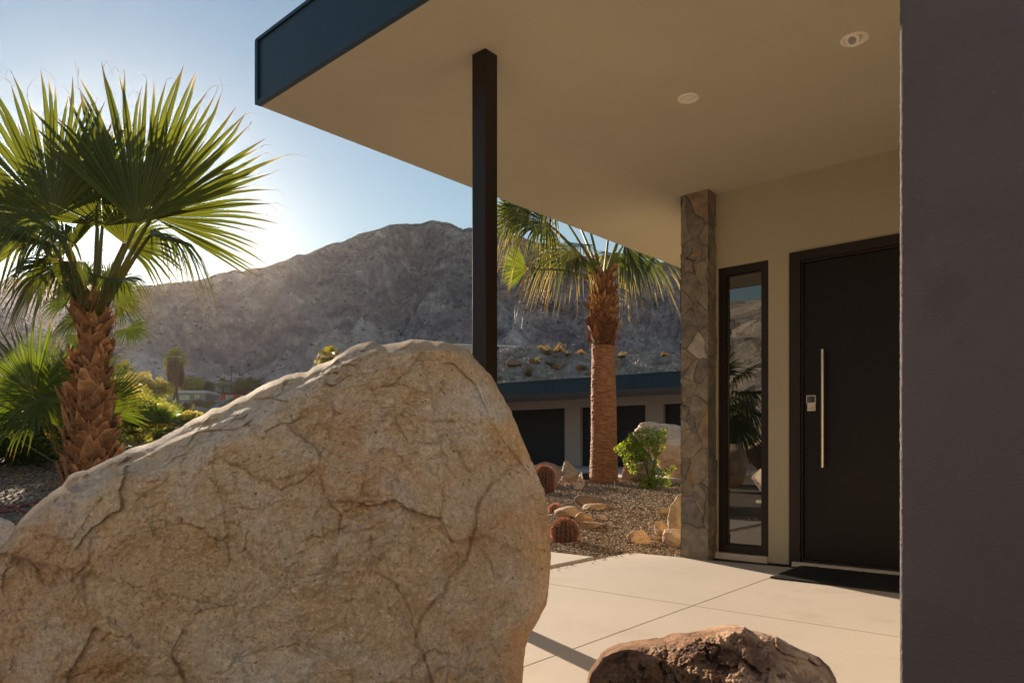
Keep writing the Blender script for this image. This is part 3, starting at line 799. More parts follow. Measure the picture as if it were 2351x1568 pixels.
# ------------------------------------------------------------------ far buildings
def farhouse(name, label, px0, px1, ptop, pbase, Y, wallmat, roofmat, depth=7, over=.4, rt=.22, wins=(), slope=0.0, turn=0.0):
    a, b = P(px0, pbase, Y), P(px1, pbase, Y); zt = P(px0, ptop, Y)[2]; zb = a[2] - 1.0
    h = thing(name, label, 'house', (a[0], a[1], a[2]))
    ux = np.array([math.cos(turn), math.sin(turn), 0]); uy = np.array([-math.sin(turn), math.cos(turn), 0])
    wd = b[0] - a[0]
    mb = MB(); mb.box((a[0], a[1], zb), ux * wd, uy * depth, UP * (zt - zb)); under(h, 'wall', mb, wallmat)
    mb = MB(); mb.box(np.array([a[0], a[1], zt + .005]) - ux * over - uy * over, ux * (wd + 2 * over) + UP * slope, uy * (depth + 2 * over), UP * rt); under(h, 'roof', mb, roofmat)
    for (f0, f1, z0, z1, mt_) in wins:
        o_ = np.array([a[0], a[1], 0]) + ux * wd * f0 - uy * .05
        hgt = zt - a[2]
        fr = MB(); ww = wd * (f1 - f0); bz = a[2] + hgt * z0; hz = hgt * (z1 - z0)
        fr.box(o_ + UP * bz, ux * .12, uy * .08, UP * hz); fr.box(o_ + UP * bz + ux * (ww - .12), ux * .12, uy * .08, UP * hz)
        fr.box(o_ + UP * bz + ux * .121, ux * (ww - .242), uy * .08, UP * .12); fr.box(o_ + UP * (bz + hz - .12) + ux * .121, ux * (ww - .242), uy * .08, UP * .12)
        w_ = under(h, 'window', fr, M['white_trim'])
        pn = MB(); pn.box(o_ + UP * (bz + .121) + ux * .122 + uy * .03, ux * (ww - .244), uy * .03, UP * (hz - .242)); under(w_, 'pane', pn, mt_)
    return h
paleglass = pmat('sky_lit_glass', (.30, .36, .38), None, 3, .1, None, spec=.8)
whitew = pmat('white_render', (.30, .26, .24), (.34, .30, .27), 1, .9, None); redw = pmat('red_brown_siding', (.40, .11, .07), (.45, .14, .09), 3, .85, None)
roofw = pmat('white_roof', (.62, .60, .58), None, 3, .6, None); roofr = pmat('rust_roof', (.15, .07, .05), None, 3, .8, None)
farhouse('house', 'small distant house with a long white flat roof under the far skirted palm', 409, 472, 902, 924, 150, whitew, roofw, wins=((.08, .42, .25, .8, M['glass']), (.6, .78, .25, .8, M['glass'])), over=.5, rt=.45)
farhouse('house', 'small dark red distant house with one white framed window', 506, 566, 903, 926, 150, redw, roofr, wins=((.22, .48, .22, .8, paleglass), (.75, .9, .2, .8, paleglass)), over=.5, rt=.25, slope=-.35)
farhouse('house', 'low white roofed house with a glass front on top of the gravelly knoll', 1045, 1236, 794, 812, 74, pmat('dark_wall', (.04, .045, .055), None, 3, .7, None), roofw, depth=8, over=.5, rt=.15, slope=-.28,
         wins=((.53, .72, .05, .97, paleglass), (.0, .45, .05, .97, paleglass)))
b0 = P(443, 965, 60)
bw = thing('block_wall', 'low pale masonry block wall in the valley beside the young trees', 'wall', b0)
mb = MB(); p0 = P(446, 951, 60)
mb.box(P(443, 985, 60), (1.0, 0, 0), (0, 1.0, 0), UP * (P(443, 950, 60)[2] - P(443, 985, 60)[2])); under(bw, 'pier', mb, M['driveway'])
mb = MB(); mb.box(P(443, 985, 60) + np.array([1.01, .2, 0]), (2.6, 0, 0), (0, .5, 0), UP * (P(443, 948, 60)[2] - P(443, 985, 60)[2]) * .9); under(bw, 'wall', mb, whitew)
u0 = P(532, 912, 165)
up = thing('utility_pole', 'thin wooden utility pole standing behind the red house', 'pole', u0)
mb = MB(); mb.tube([u0 - UP * 3, P(532, 838, 165)], [.17, .12], 8); under(up, 'pole', mb, M['bark'])
mb = MB(); mb.box(P(532, 843, 165) - np.array([.9, .2, 0]), (1.8, 0, 0), (0, .12, 0), UP * .14); under(up, 'crossarm', mb, M['bark'])

# ------------------------------------------------------------------ small garden items
def spot(px, pyb, Y, pyt, label):
    g = gat(px, Y); g[2] += .02
    s = thing('spotlight', label, 'spotlight', g)
    mb = MB(); top = P(px, pyt, Y)
    mb.tube([g - UP * .05, np.array([g[0], g[1], top[2] - .02])], .009, 8); under(s, 'stake', mb, M['black'])
    mb = MB(); mb.box(top + np.array([-.06, -.04, -.11]), (.12, .03, .0), (-.03, .14, .03), UP * .12); mb.box(top + np.array([-.066, -.052, .009]), (.13, .033, 0), (-.033, .15, .03), UP * .008); under(s, 'lamp_head', mb, M['black'])
spot(1346, 1118, 13.9, 1088, 'small black garden spotlight on a stake beside the slim palm')
spk = gat(1414, 14.0)
s = thing('sprinkler', 'thin upright irrigation riser at the foot of the slim palm', 'sprinkler', gat(1411.5, 13.4))
mb = MB(); a_ = gat(1411.5, 13.4); mb.tube([a_, a_ + UP * .14], .008, 8); under(s, 'riser', mb, pmat('grey_plastic', (.3, .3, .3), None, 3, .6, None))
mb = MB(); mb.tube([a_ + UP * .14, a_ + UP * .16], .016, 8); under(s, 'nozzle', mb, M['black'])
# garden hoses on the left
hose = pmat('red_brown_hose', (.20, .055, .045), None, 4, .5, None)
def hosecurve(pts, r, label):
    pts = np.array([gpt(*p) for p in pts]); t = np.linspace(0, len(pts) - 1, 60)
    c = np.stack([np.interp(t, range(len(pts)), pts[:, k]) for k in range(3)], -1)
    for _ in range(6): c[1:-1] = (c[:-2] + 2 * c[1:-1] + c[2:]) / 4
    c[:, 2] = gz(c[:, 0], c[:, 1]) + r * 1.2
    mb = MB(); mb.tube(c, r, 8)
    tag(mb.build('hose', hose, smooth=True), label, 'hose')
hosecurve([(-160, 1175), (-60, 1168), (20, 1166), (48, 1164), (75, 1158), (110, 1152), (150, 1150)], .014, 'upper straight red hose on the ground left of the large boulder')
hosecurve([(-160, 1176), (-40, 1173), (20, 1176), (40, 1171), (42, 1164), (32, 1162)], .012, 'red hose with a small hooked loop left of the large boulder')
hosecurve([(-160, 1188), (-60, 1180), (0, 1178), (45, 1173), (60, 1176), (90, 1180)], .013, 'lowest red hose on the ground left of the large boulder')
# ------------------------------------------------------------------ big boulder
OUT = [(-260, 1290), (-200, 1262), (-90, 1258), (-20, 1262), (0, 1258), (19, 1238), (31, 1213), (51, 1189), (69, 1171), (78, 1161), (97, 1147), (122, 1128), (141, 1116), (156, 1094), (174, 1083), (192, 1079), (198, 1080), (245, 1056), (273, 1043),
       (310, 1026), (351, 1014), (380, 999), (410, 983), (441, 963), (470, 950), (488, 938), (508, 934), (528, 925), (544, 915), (560, 909), (579, 898), (600, 886), (619, 877), (640, 868), (659, 861), (680, 856), (705, 854), (722, 841), (742, 833), (762, 826),
       (791, 806), (806, 796), (825, 789), (854, 785), (866, 789), (877, 791), (898, 789), (917, 785), (940, 780), (963, 779), (980, 781), (997, 783), (1015, 784), (1031, 787), (1055, 794), (1077, 801), (1083, 812), (1089, 823), (1112, 846), (1125, 858), (1134, 872), (1143, 889), (1152, 907),
       (1162, 925), (1175, 947), (1186, 974), (1197, 1004), (1209, 1031), (1220, 1056), (1235, 1090), (1249, 1124), (1254, 1153), (1258, 1182), (1262, 1215), (1263, 1239), (1265, 1275), (1263, 1308), (1261, 1338), (1260, 1365), (1256, 1382), (1249, 1399), (1237, 1420),
       (1226, 1440), (1216, 1458), (1209, 1474), (1205, 1500), (1203, 1525), (1201, 1548), (1200, 1568), (1196, 1640), (1185, 1720), (1140, 1760), (800, 1790), (300, 1790), (-200, 1790), (-330, 1700), (-350, 1500)]
Z3 = lambda L: [(x * .573, 734.7 + y * .573) for x, y in L]
CRACK = [
 (Z3([(2045, 590), (2000, 632), (1965, 668), (1930, 705), (1912, 740), (1905, 800), (1890, 885), (1860, 975), (1808, 1020), (1780, 1095), (1700, 1180), (1668, 1262), (1690, 1330), (1722, 1400), (1745, 1500)]), .030, 6.5),
 (Z3([(1890, 885), (1932, 918), (1962, 965), (1975, 1010)]), .014, 4), (Z3([(1690, 130), (1640, 196), (1588, 255), (1528, 272)]), .020, 5),
 (Z3([(1283, 640), (1300, 702), (1338, 760), (1364, 783), (1360, 862)]), .022, 4.5), (Z3([(1364, 783), (1400, 752), (1475, 735)]), .014, 4),
 (Z3([(905, 560), (950, 575), (1005, 615), (1060, 645), (1132, 682), (1200, 655), (1268, 600)]), .018, 5), (Z3([(1995, 490), (1985, 545), (1930, 580), (1870, 612)]), .015, 4.5),
 (Z3([(1500, 1000), (1582, 1056), (1640, 1148), (1668, 1262)]), .018, 4.5), (Z3([(250, 1425), (420, 1411), (575, 1406), (605, 1420), (720, 1424)]), .012, 3),
 (Z3([(1592, 400), (1600, 455), (1650, 495), (1738, 490), (1798, 440), (1803, 400)]), .012, 3.5), (Z3([(1808, 480), (1850, 560), (1880, 612)]), .02, 9),
 (Z3([(1328, 320), (1340, 372)]), .012, 3), (Z3([(900, 880), (918, 960), (905, 990)]), .014, 5), (Z3([(1485, 860), (1500, 960), (1478, 1020)]), .012, 4),
 (Z3([(150, 1020), (200, 1065), (300, 1045), (360, 970)]), .02, 8), (Z3([(1870, 1300), (1880, 1380), (1930, 1454)]), .016, 4)]
CREASE = [(-400, 1330), (-100, 1290), (30, 1245), (90, 1205), (160, 1170), (260, 1125), (430, 1062), (510, 1021), (600, 985), (700, 938), (791, 884), (880, 842), (974, 806), (1040, 803), (1090, 850), (1140, 960), (1400, 1300)]
CREASE2 = [(-400, 1240), (190, 1120), (400, 1010), (560, 940), (630, 910), (700, 880), (760, 845), (850, 805), (1100, 800)]
def pdist(px, py, line):
    d = np.full(px.shape, 1e9)
    for (x0, y0), (x1, y1) in zip(line[:-1], line[1:]):
        L = (x1 - x0) ** 2 + (y1 - y0) ** 2 + 1e-9
        t = np.clip(((px - x0) * (x1 - x0) + (py - y0) * (y1 - y0)) / L, 0, 1)
        d = np.minimum(d, np.hypot(px - x0 - t * (x1 - x0), py - y0 - t * (y1 - y0)))
    return d
def boulder():
    Ym = 2.30
    out = np.array(OUT, float)
    # resample the outline evenly
    nxt = np.roll(out, -1, 0); seg = np.hypot(*(nxt - out).T); L = np.concatenate([[0], np.cumsum(seg)])
    NA = 760; t = np.linspace(0, L[-1], NA + 1)[:-1]
    cl = np.vstack([out, out[:1]])
    ox = np.interp(t, L, cl[:, 0]); oy = np.interp(t, L, cl[:, 1])
    q = np.stack([ox * .02, oy * .02, 0 * ox], -1)
    vis = 1.0
    rough = 2.0 * fbm(q * 1.6, 6, .68)
    cx, cy = 560.0, 1400.0
    rx, ry = ox - cx, oy - cy; rl = np.hypot(rx, ry); ox = ox + rx / rl * rough; oy = oy + ry / rl * rough
    NR = 330
    s = 1 - (1 - np.linspace(0, 1, NR)) ** 1.55          # denser near the rim
    s = np.linspace(0, 1, NR) ** .8
    PX = cx + s[:, None] * (ox - cx)[None]; PY = cy + s[:, None] * (oy - cy)[None]
    x, y = PX.ravel(), PY.ravel(); S = np.repeat(s, NA)
    # front depth (metres along Y)
    w = np.stack([x / 720.0, y / 720.0, np.zeros_like(x)], -1)
    cr = np.interp(x, [p[0] for p in CREASE], [p[1] for p in CREASE]); above = np.maximum(cr - y, 0)
    base = 1.88 + .00006 * np.abs(x - 500) + .00005 * (1500 - y)
    planeR = 1.90 + (x - 1010) * .0011 + (y - 1100) * -.0002          # right shoulder turns away
    planeU = 1.90 + (cr - y) * .0025                                   # upper facet leans back
    planeB = 1.86 + (y - 1560) * .0007
    k = 45.0
    f = np.log(np.exp(k * (base - 2)) + np.exp(k * (planeR - 2)) + np.exp(k * (planeU - 2)) + np.exp(k * (planeB - 2))) / k + 2
    # bulges and hollows
    f = f - .075 * fbm(w * 1.6 + 3, 3, .5) - .016 * fbm(w * 4.2 + 8, 4, .55, True) - .020 * fbm(w * 7 + 1, 5, .6) 
    wx = x + 26 * fbm(w * 4 + 60, 4, .55); wy = y + 26 * fbm(w * 4 + 80, 4, .55)
    h1, e1_ = facets(wx, wy * .8, 1 / 250.0, 3, .9, .12); h2, e2_ = facets(wx + .6 * wy, wy, 1 / 82.0, 4, 1.0, .14); h3, e3_ = facets(wx - .3 * wy, wy, 1 / 30.0, 5, 1.0, .3)
    f = f + .040 * h1 + .0190 * h2 * sstep(-.8, .5, noise(w * 3 + 2)) + .0065 * h3 * sstep(-.3, .5, noise(w * 5 + 6))
    ru = x * .866 - y * .5; rv = x * .5 + y * .866; ru = ru + 18 * fbm(w * 5 + 90, 4, .6); rv = rv + 10 * fbm(w * 9 + 95, 4, .6)
    h4, e4_ = facets(ru, rv * 3.2, 1 / 95.0, 9, .9, .6); h5, e5_ = facets(ru, rv * 2.2, 1 / 30.0, 10, .9, .6)
    f = f + (.020 * h4 + .008 * h5) * sstep(0, 50, above) * sstep(1050, 900, x)
    f = f + .007 * h5 * sstep(-.1, .4, noise(w * 4.5 + 33))
    fac = np.abs(noise(w * 5.5 + 21)); f = f + .0 * fac
    f = f - .0032 * fbm(w * 44, 4, .6, True) - .0016 * fbm(w * 130, 3, .6)
    cr2 = np.interp(x, [p[0] for p in CREASE2], [p[1] for p in CREASE2])
    f = f + .05 * sstep(6, -6, (y - cr2 + 7 * noise(w * 9))) * sstep(-260, 60, -(y - cr2) * 0 + x)
    col = np.ones((len(x), 3)) * (1 - .0 * (1 - sstep(0, .05, e1_)) * sstep(-.2, .3, noise(w * 4 + 7)) - .10 * (1 - sstep(0, .07, e2_)) * sstep(0, .4, noise(w * 6 + 9)))[:, None]
    jx = x + 9 * noise(w * 20 + 5) + 3 * noise(w * 60 + 5); jy = y + 9 * noise(w * 20 + 9) + 3 * noise(w * 60 + 3)
    for line, dep, wd in CRACK:
        d = pdist(jx, jy, line); g = np.exp(-(d / (wd * .5)) ** 2); f = f + dep * .42 * g + dep * .9 * np.exp(-(d / (wd * 6)) ** 2)
        g2 = np.exp(-(d / (wd * .55)) ** 2)
        col *= (1 - .22 * g2)[:, None] * (1 - (np.exp(-(d / (wd * 4)) ** 2) * .06)[:, None] * np.array([.3, .7, 1.2]))
    # browner towards the lower left, more orange towards the right, broken by noise
    brownish = sstep(.1, .6, fbm(w * 2.2 + 40, 4, .6) * .5 + sstep(360, -50, x) * .5 + sstep(900, 1500, y) * .1)
    col *= 1 - brownish[:, None] * np.array([.08, .22, .34])
    och = sstep(760, 1250, x) * sstep(-.5, .5, fbm(w * 3 + 50, 4, .6)); col *= 1 - och[:, None] * np.array([-.03, .10, .30])
    # close towards the rim
    e = np.clip(1 - S, 0, 1); rim = np.sqrt(1 - (1 - np.minimum(e / .09, 1)) ** 2)
    rimw = np.where(y < cr + 30, np.sqrt(1 - (1 - np.minimum(e / .03, 1)) ** 2), rim)
    Ymid = np.where(x > 900, Ym - .0004 * (x - 900), Ym) + .02 * fbm(w * 6, 3)
    f = np.minimum(f, Ymid - .0)
    Yf = Ymid + (f - Ymid) * rimw
    front = np.stack([(x - CX) / F * Yf, Yf, H + (HZ - y) / F * Yf], -1)
    # back surface
    bb_ = np.sqrt(np.clip(1 - S ** 4, 0, 1)); thick = .55 - .38 * sstep(500, 1150, x)
    Yb = Ymid + thick * bb_ + .05 * fbm(w * 3 + 70, 5) * bb_
    sc_ = 1 - .03 * bb_
    bx_ = ((x - CX) / F * Ymid); bz_ = H + (HZ - y) / F * Ymid
    bz_ = bz_ - .22 * bb_ * np.clip(bz_, 0, 2)
    back = np.stack([bx_, Yb, bz_], -1)
    m = MB(); m.grid(front.reshape(NR, NA, 3), col=col.reshape(NR, NA, 3), close_u=True)
    m.grid(back.reshape(NR, NA, 3)[::2], close_u=True)   # coarser rows on the back
    bk = back.reshape(NR, NA, 3)
    m.grid(np.stack([bk[-1], front.reshape(NR, NA, 3)[-1]]), close_u=True)
    if (NR - 1) % 2: m.grid(np.stack([bk[-2], bk[-1]]), close_u=True)
    o = m.build('boulder', M['boulder'], smooth=True, usecol=True)
    return tag(o, 'huge tan limestone boulder filling the lower left foreground', 'boulder')
boulder()

# ------------------------------------------------------------------ generic rock
_ico = {}
def ico(sub):
    if sub in _ico: return _ico[sub]
    import bmesh
    bm = bmesh.new(); bmesh.ops.create_icosphere(bm, subdivisions=sub, radius=1)
    V = np.array([v.co[:] for v in bm.verts]); Fs = np.array([[v.index for v in f.verts] for f in bm.faces]); bm.free()
    _ico[sub] = (V, Fs); return _ico[sub]
def rock(center, size, seed, mat, label, cuts=22, sub=5, group=None, rot=0.0, rough=1.0, tint=(1, 1, 1), name='rock', cat='rock', tilt=0.0, cutlo=.42, catc=None):
    V, Fs = ico(sub); rs = np.random.RandomState(seed); V = V.copy()
    for _ in range(cuts):
        n = rs.normal(size=3); n /= np.linalg.norm(n); d = rs.uniform(cutlo, .95)
        k = V @ n; over = k > d; V[over] -= ((k[over] - d) * .93)[:, None] * n
    n3 = V / (np.linalg.norm(V, axis=1)[:, None] + 1e-9)
    V = V + n3 * (.07 * rough * fbm(V * 1.4 + seed, 4, .55) + .045 * rough * fbm(V * 5.5 + seed, 4, .65, True) * .6 + .012 * rough * fbm(V * 18 + seed, 3, .6))[:, None]
    V *= np.array(size) / 2 / np.abs(V).max(0)
    c, s = math.cos(tilt), math.sin(tilt); V = V @ np.array([[c, 0, s], [0, 1, 0], [-s, 0, c]])
    c, s = math.cos(rot), math.sin(rot); V = V @ np.array([[c, s, 0], [-s, c, 0], [0, 0, 1]])
    col = np.ones((len(V), 3)) * np.array(tint) * (1 + .12 * noise(V / max(size) * 6 + seed))[:, None]
    o = link(name, V, Fs, mat, None, True, col)
    o.location = tuple(float(k) for k in center); return tag(o, label, cat, group)
def grock(px0, px1, py0, py1, label, seed, Y=None, tint=(1, 1, 1), d=.75, sunk=.12, **k):
    """garden rock covering a pixel box and standing on the gravel"""
    pc = (px0 + px1) / 2; g = gpt(pc, py1 - 1.5) if Y is None else gat(pc, Y)
    Yc = g[1] + (px1 - px0) / F * g[1] * d * .35
    w = (px1 - px0) / F * Yc; zt = H + (HZ - py0) / F * Yc; zb = float(gz(pc / 1 * 0 + (pc - CX) / F * Yc, Yc)); h = max(zt - zb, .03) * 1.15
    return rock(((pc - CX) / F * Yc, Yc, zb + h * (1 - sunk) / 2 - h * sunk * .2 + h * sunk * .3), (w, w * d, h * (1 + sunk * 1.4)), seed, M['rock'], label, tint=tint, **k)
# brown rock in the foreground
BR = [(1345, 1600), (1350, 1568), (1356, 1545), (1373, 1522), (1381, 1508), (1397, 1497), (1415, 1486), (1452, 1480), (1475, 1476), (1494, 1474), (1515, 1472), (1529, 1473), (1548, 1462), (1572, 1456), (1600, 1455), (1640, 1449), (1665, 1443), (1690, 1437), (1710, 1439),
      (1730, 1450), (1752, 1453), (1780, 1460), (1800, 1470), (1822, 1482), (1850, 1494), (1879, 1508), (1896, 1520), (1909, 1538), (1918, 1552), (1926, 1572), (1930, 1640), (1900, 1740), (1700, 1800), (1450, 1780), (1360, 1700)]
def brownrock():
    Ym = 1.98; out = np.array(BR, float); nxt = np.roll(out, -1, 0); seg = np.hypot(*(nxt - out).T); L = np.concatenate([[0], np.cumsum(seg)])
    NA = 620; t = np.linspace(0, L[-1], NA + 1)[:-1]; cl = np.vstack([out, out[:1]])
    ox = np.interp(t, L, cl[:, 0]); oy = np.interp(t, L, cl[:, 1])
    q = np.stack([ox * .03, oy * .03, 0 * ox + 4], -1); rg_ = 2.2 * fbm(q * 1.8, 5, .6)
    cx, cy = 1630.0, 1625.0; rx, ry = ox - cx, oy - cy; rl = np.hypot(rx, ry); ox += rx / rl * rg_; oy += ry / rl * rg_
    NR = 200; s = np.linspace(0, 1, NR) ** .75
    x = (cx + s[:, None] * (ox - cx)[None]).ravel(); y = (cy + s[:, None] * (oy - cy)[None]).ravel(); S = np.repeat(s, NA)
    w = np.stack([x / 300.0, y / 300.0, np.zeros_like(x) + 2], -1)
    prof = np.sqrt(np.clip(1 - S ** 2.3, 0, 1)); rimc = np.sqrt(1 - (1 - np.minimum((1 - S) / .07, 1)) ** 2)
    ytop = np.interp(x, [p[0] for p in BR[:31]], [p[1] for p in BR[:31]])
    f = Ym - .05 * rimc - .0019 * np.clip(y - ytop, 0, 400) - .10 * prof
    fx = x + 14 * fbm(w * 3, 4, .6); fy = y + 14 * fbm(w * 3 + 9, 4, .6)
    ha, ea = facets(fx, fy, 1 / 85.0, 7, 1.0, .4); hb_, eb_ = facets(fx, fy, 1 / 30.0, 8, 1.0, .5)
    amp = (1 - S ** 22)
    right = sstep(1600, 1800, x)
    f = f - amp * (.030 * fbm(w * 1.7, 4, .55, True) * (1 - .5 * right) + .016 * fbm(w * 6, 5, .66, True) * (1 - .6 * right) + .007 * fbm(w * 26, 3, .65)) + amp * (.045 * ha + .022 * hb_) * (1 - .4 * right)
    f = np.minimum(f, Ym)
    front = np.stack([(x - CX) / F * f, f, H + (HZ - y) / F * f], -1)
    Yb = Ym + .34 * prof + .02 * fbm(w * 3, 4) * amp
    back = np.stack([(x - CX) / F * Ym, Yb, H + (HZ - y) / F * Ym - .10 * prof * np.clip((HZ - y) / F * Ym + H, 0, 1)], -1)
    pale = (sstep(1590, 1800, x + 90 * fbm(w * 2.5, 4, .6)))[:, None]
    col = 1 + pale * np.array([1.35, 1.75, 2.1])
    m = MB(); m.grid(front.reshape(NR, NA, 3), col=col.reshape(NR, NA, 3), close_u=True); m.grid(back.reshape(NR, NA, 3), col=col.reshape(NR, NA, 3), close_u=True)
    m.grid(np.stack([back.reshape(NR, NA, 3)[-1], front.reshape(NR, NA, 3)[-1]]), close_u=True)
    tag(m.build('rock', M['brownrock'], smooth=True, usecol=True), 'craggy dark brown rock with a paler right flank at the bottom edge', 'rock')
brownrock()
# paler boulder behind the left end of the big one
rock((-2.72, 2.75, .36), (1.7, 1.1, .84), 31, M['boulder'], 'pale grey boulder peeping out behind the left end of the huge one', cuts=5, sub=6, rough=.5, name='boulder', cat='boulder')

T1 = (.80, .74, .74); T2 = (1.0, .95, .88); T3 = (1.1, .86, .62); T4 = (.72, .66, .6)
grock(1205, 1293, 1066, 1128, 'long purplish grey boulder behind the tall barrel cactus', 41, Y=13.8, tint=(.72, .64, .66), d=.6)
grock(1287, 1331, 1066, 1104, 'rounded tan boulder left of the garden spotlight', 42, Y=13.9, tint=T2)
grock(1310, 1343, 1105, 1119, 'small white stone in front of the spotlight', 43, Y=12.9, tint=(1.25, 1.2, 1.15))
grock(1328, 1356, 1087, 1103, 'small pale stone behind the spotlight stake', 44, Y=14.6, tint=(1.15, 1.05, .95))
grock(1313, 1376, 1141, 1167, 'dark flat topped stone furthest back in the rock cluster', 45, tint=(.62, .52, .42))
grock(1331, 1398, 1158, 1176, 'long low tan stone with a pointed right end in the cluster', 46, tint=(.9, .76, .6))
grock(1272, 1347, 1166, 1196, 'wide pale slab stone behind the round red cactus', 47, tint=(1.0, .88, .74), cuts=12)
grock(1319, 1367, 1179, 1206, 'orange brown stone in the middle of the cluster', 48, tint=T3, cuts=12)
grock(1365, 1392, 1181, 1200, 'small square cream stone right of the orange one', 49, tint=(1.1, 1.0, .86), cuts=14)
grock(1327, 1388, 1197, 1219, 'brick shaped brown stone at the front of the cluster', 50, tint=(.72, .58, .46), cuts=14)
grock(1388, 1406, 1196, 1214, 'small round grey stone at the right end of the cluster', 51, tint=(.85, .85, .85), cuts=2)
grock(1440, 1494, 1221, 1254, 'bright cream block of stone lying alone on the gravel', 52, tint=(1.35, 1.15, .92), cuts=14)
grock(1498, 1536, 1201, 1235, 'upright tan stone left of the tall rounded slab', 53, tint=(1.0, .9, .75))
grock(1533, 1600, 1150, 1248, 'tall rounded greenish tan boulder beside the stone pillar', 54, tint=(.95, .90, .74), cuts=2, d=.7, cutlo=.85)
grock(1520, 1592, 1212, 1262, 'sloping pale stone at the foot of the stone pillar', 55, tint=(1.1, 1.0, .9), cuts=6)
grock(1505, 1552, 1167, 1188, 'flat topped stone half sunk in the gravel slope', 56, tint=(.85, .76, .64))
grock(1492, 1519, 1231, 1245, 'small flat stone between the bright block and the upright one', 57, tint=(1.0, .9, .74))
# white angular boulder behind the shrub
rock((3.72, 15.2, .80), (2.5, 1.3, 1.5), 58, M['rock'], 'large whitish angular boulder behind the green shrub', cuts=10, sub=6, tint=(1.4, 1.36, 1.32), rough=.9, name='boulder', cat='boulder', tilt=-.42)
grock(1425, 1505, 1068, 1110, 'grey boulder low behind the green shrub', 59, Y=14.8, tint=(.85, .82, .82))
# knoll rocks
for k, (a, b, c, d, l) in enumerate([(1163, 1201, 826, 846, 'reddish boulder on the left slope of the knoll'), (1209, 1234, 820, 833, 'small dark boulder above the reddish one on the knoll'), (1258, 1296, 829, 850, 'brown boulder in the middle of the knoll'),
                               (1322, 1350, 836, 850, 'purplish boulder on the knoll left of the palm trunk'), (1412, 1427, 830, 853, 'purplish boulder on the knoll right of the palm trunk'), (1345, 1362, 850, 862, 'lowest dark boulder on the knoll')]):
    # find where the sight line meets the knoll
    s_ = ((a + b) / 2 - CX) / F; j = np.argmin(np.abs(KG[0, :, 0] / KG[0, :, 1] - s_)); cp = KG[:, j]; pyk = HZ - (cp[:, 2] - H) / cp[:, 1] * F
    i = np.argmax(pyk[:180] < d); q = cp[max(i, 1)]
    w = (b - a) / F * q[1]; h = (d - c) / F * q[1]
    rock((q[0], q[1], q[2] + h * .35), (w, w * .7, h * 1.25), 80 + k, M['rock'], l, tint=(.55, .45, .43), sub=4)
# boulders seen only in the window's reflection
for k, (x, y, sx, sz_, l) in enumerate([(-7.2, 1.6, 1.5, 1.2, 'tan boulder at the foot of the hillside behind the camera'), (-9.5, -.8, 2.0, 1.8, 'bigger tan boulder on the hillside behind the camera'), (-5.6, .2, .7, .4, 'low boulder on the paving edge behind the camera'), (-10.5, 2.6, 1.6, 2.4, 'tall boulder on the hillside behind the camera')]):
    rock((x, y, sz_ * .4), (sx, sx * .8, sz_), 90 + k, M['rock'], l, tint=(1, .9, .75), sub=4)
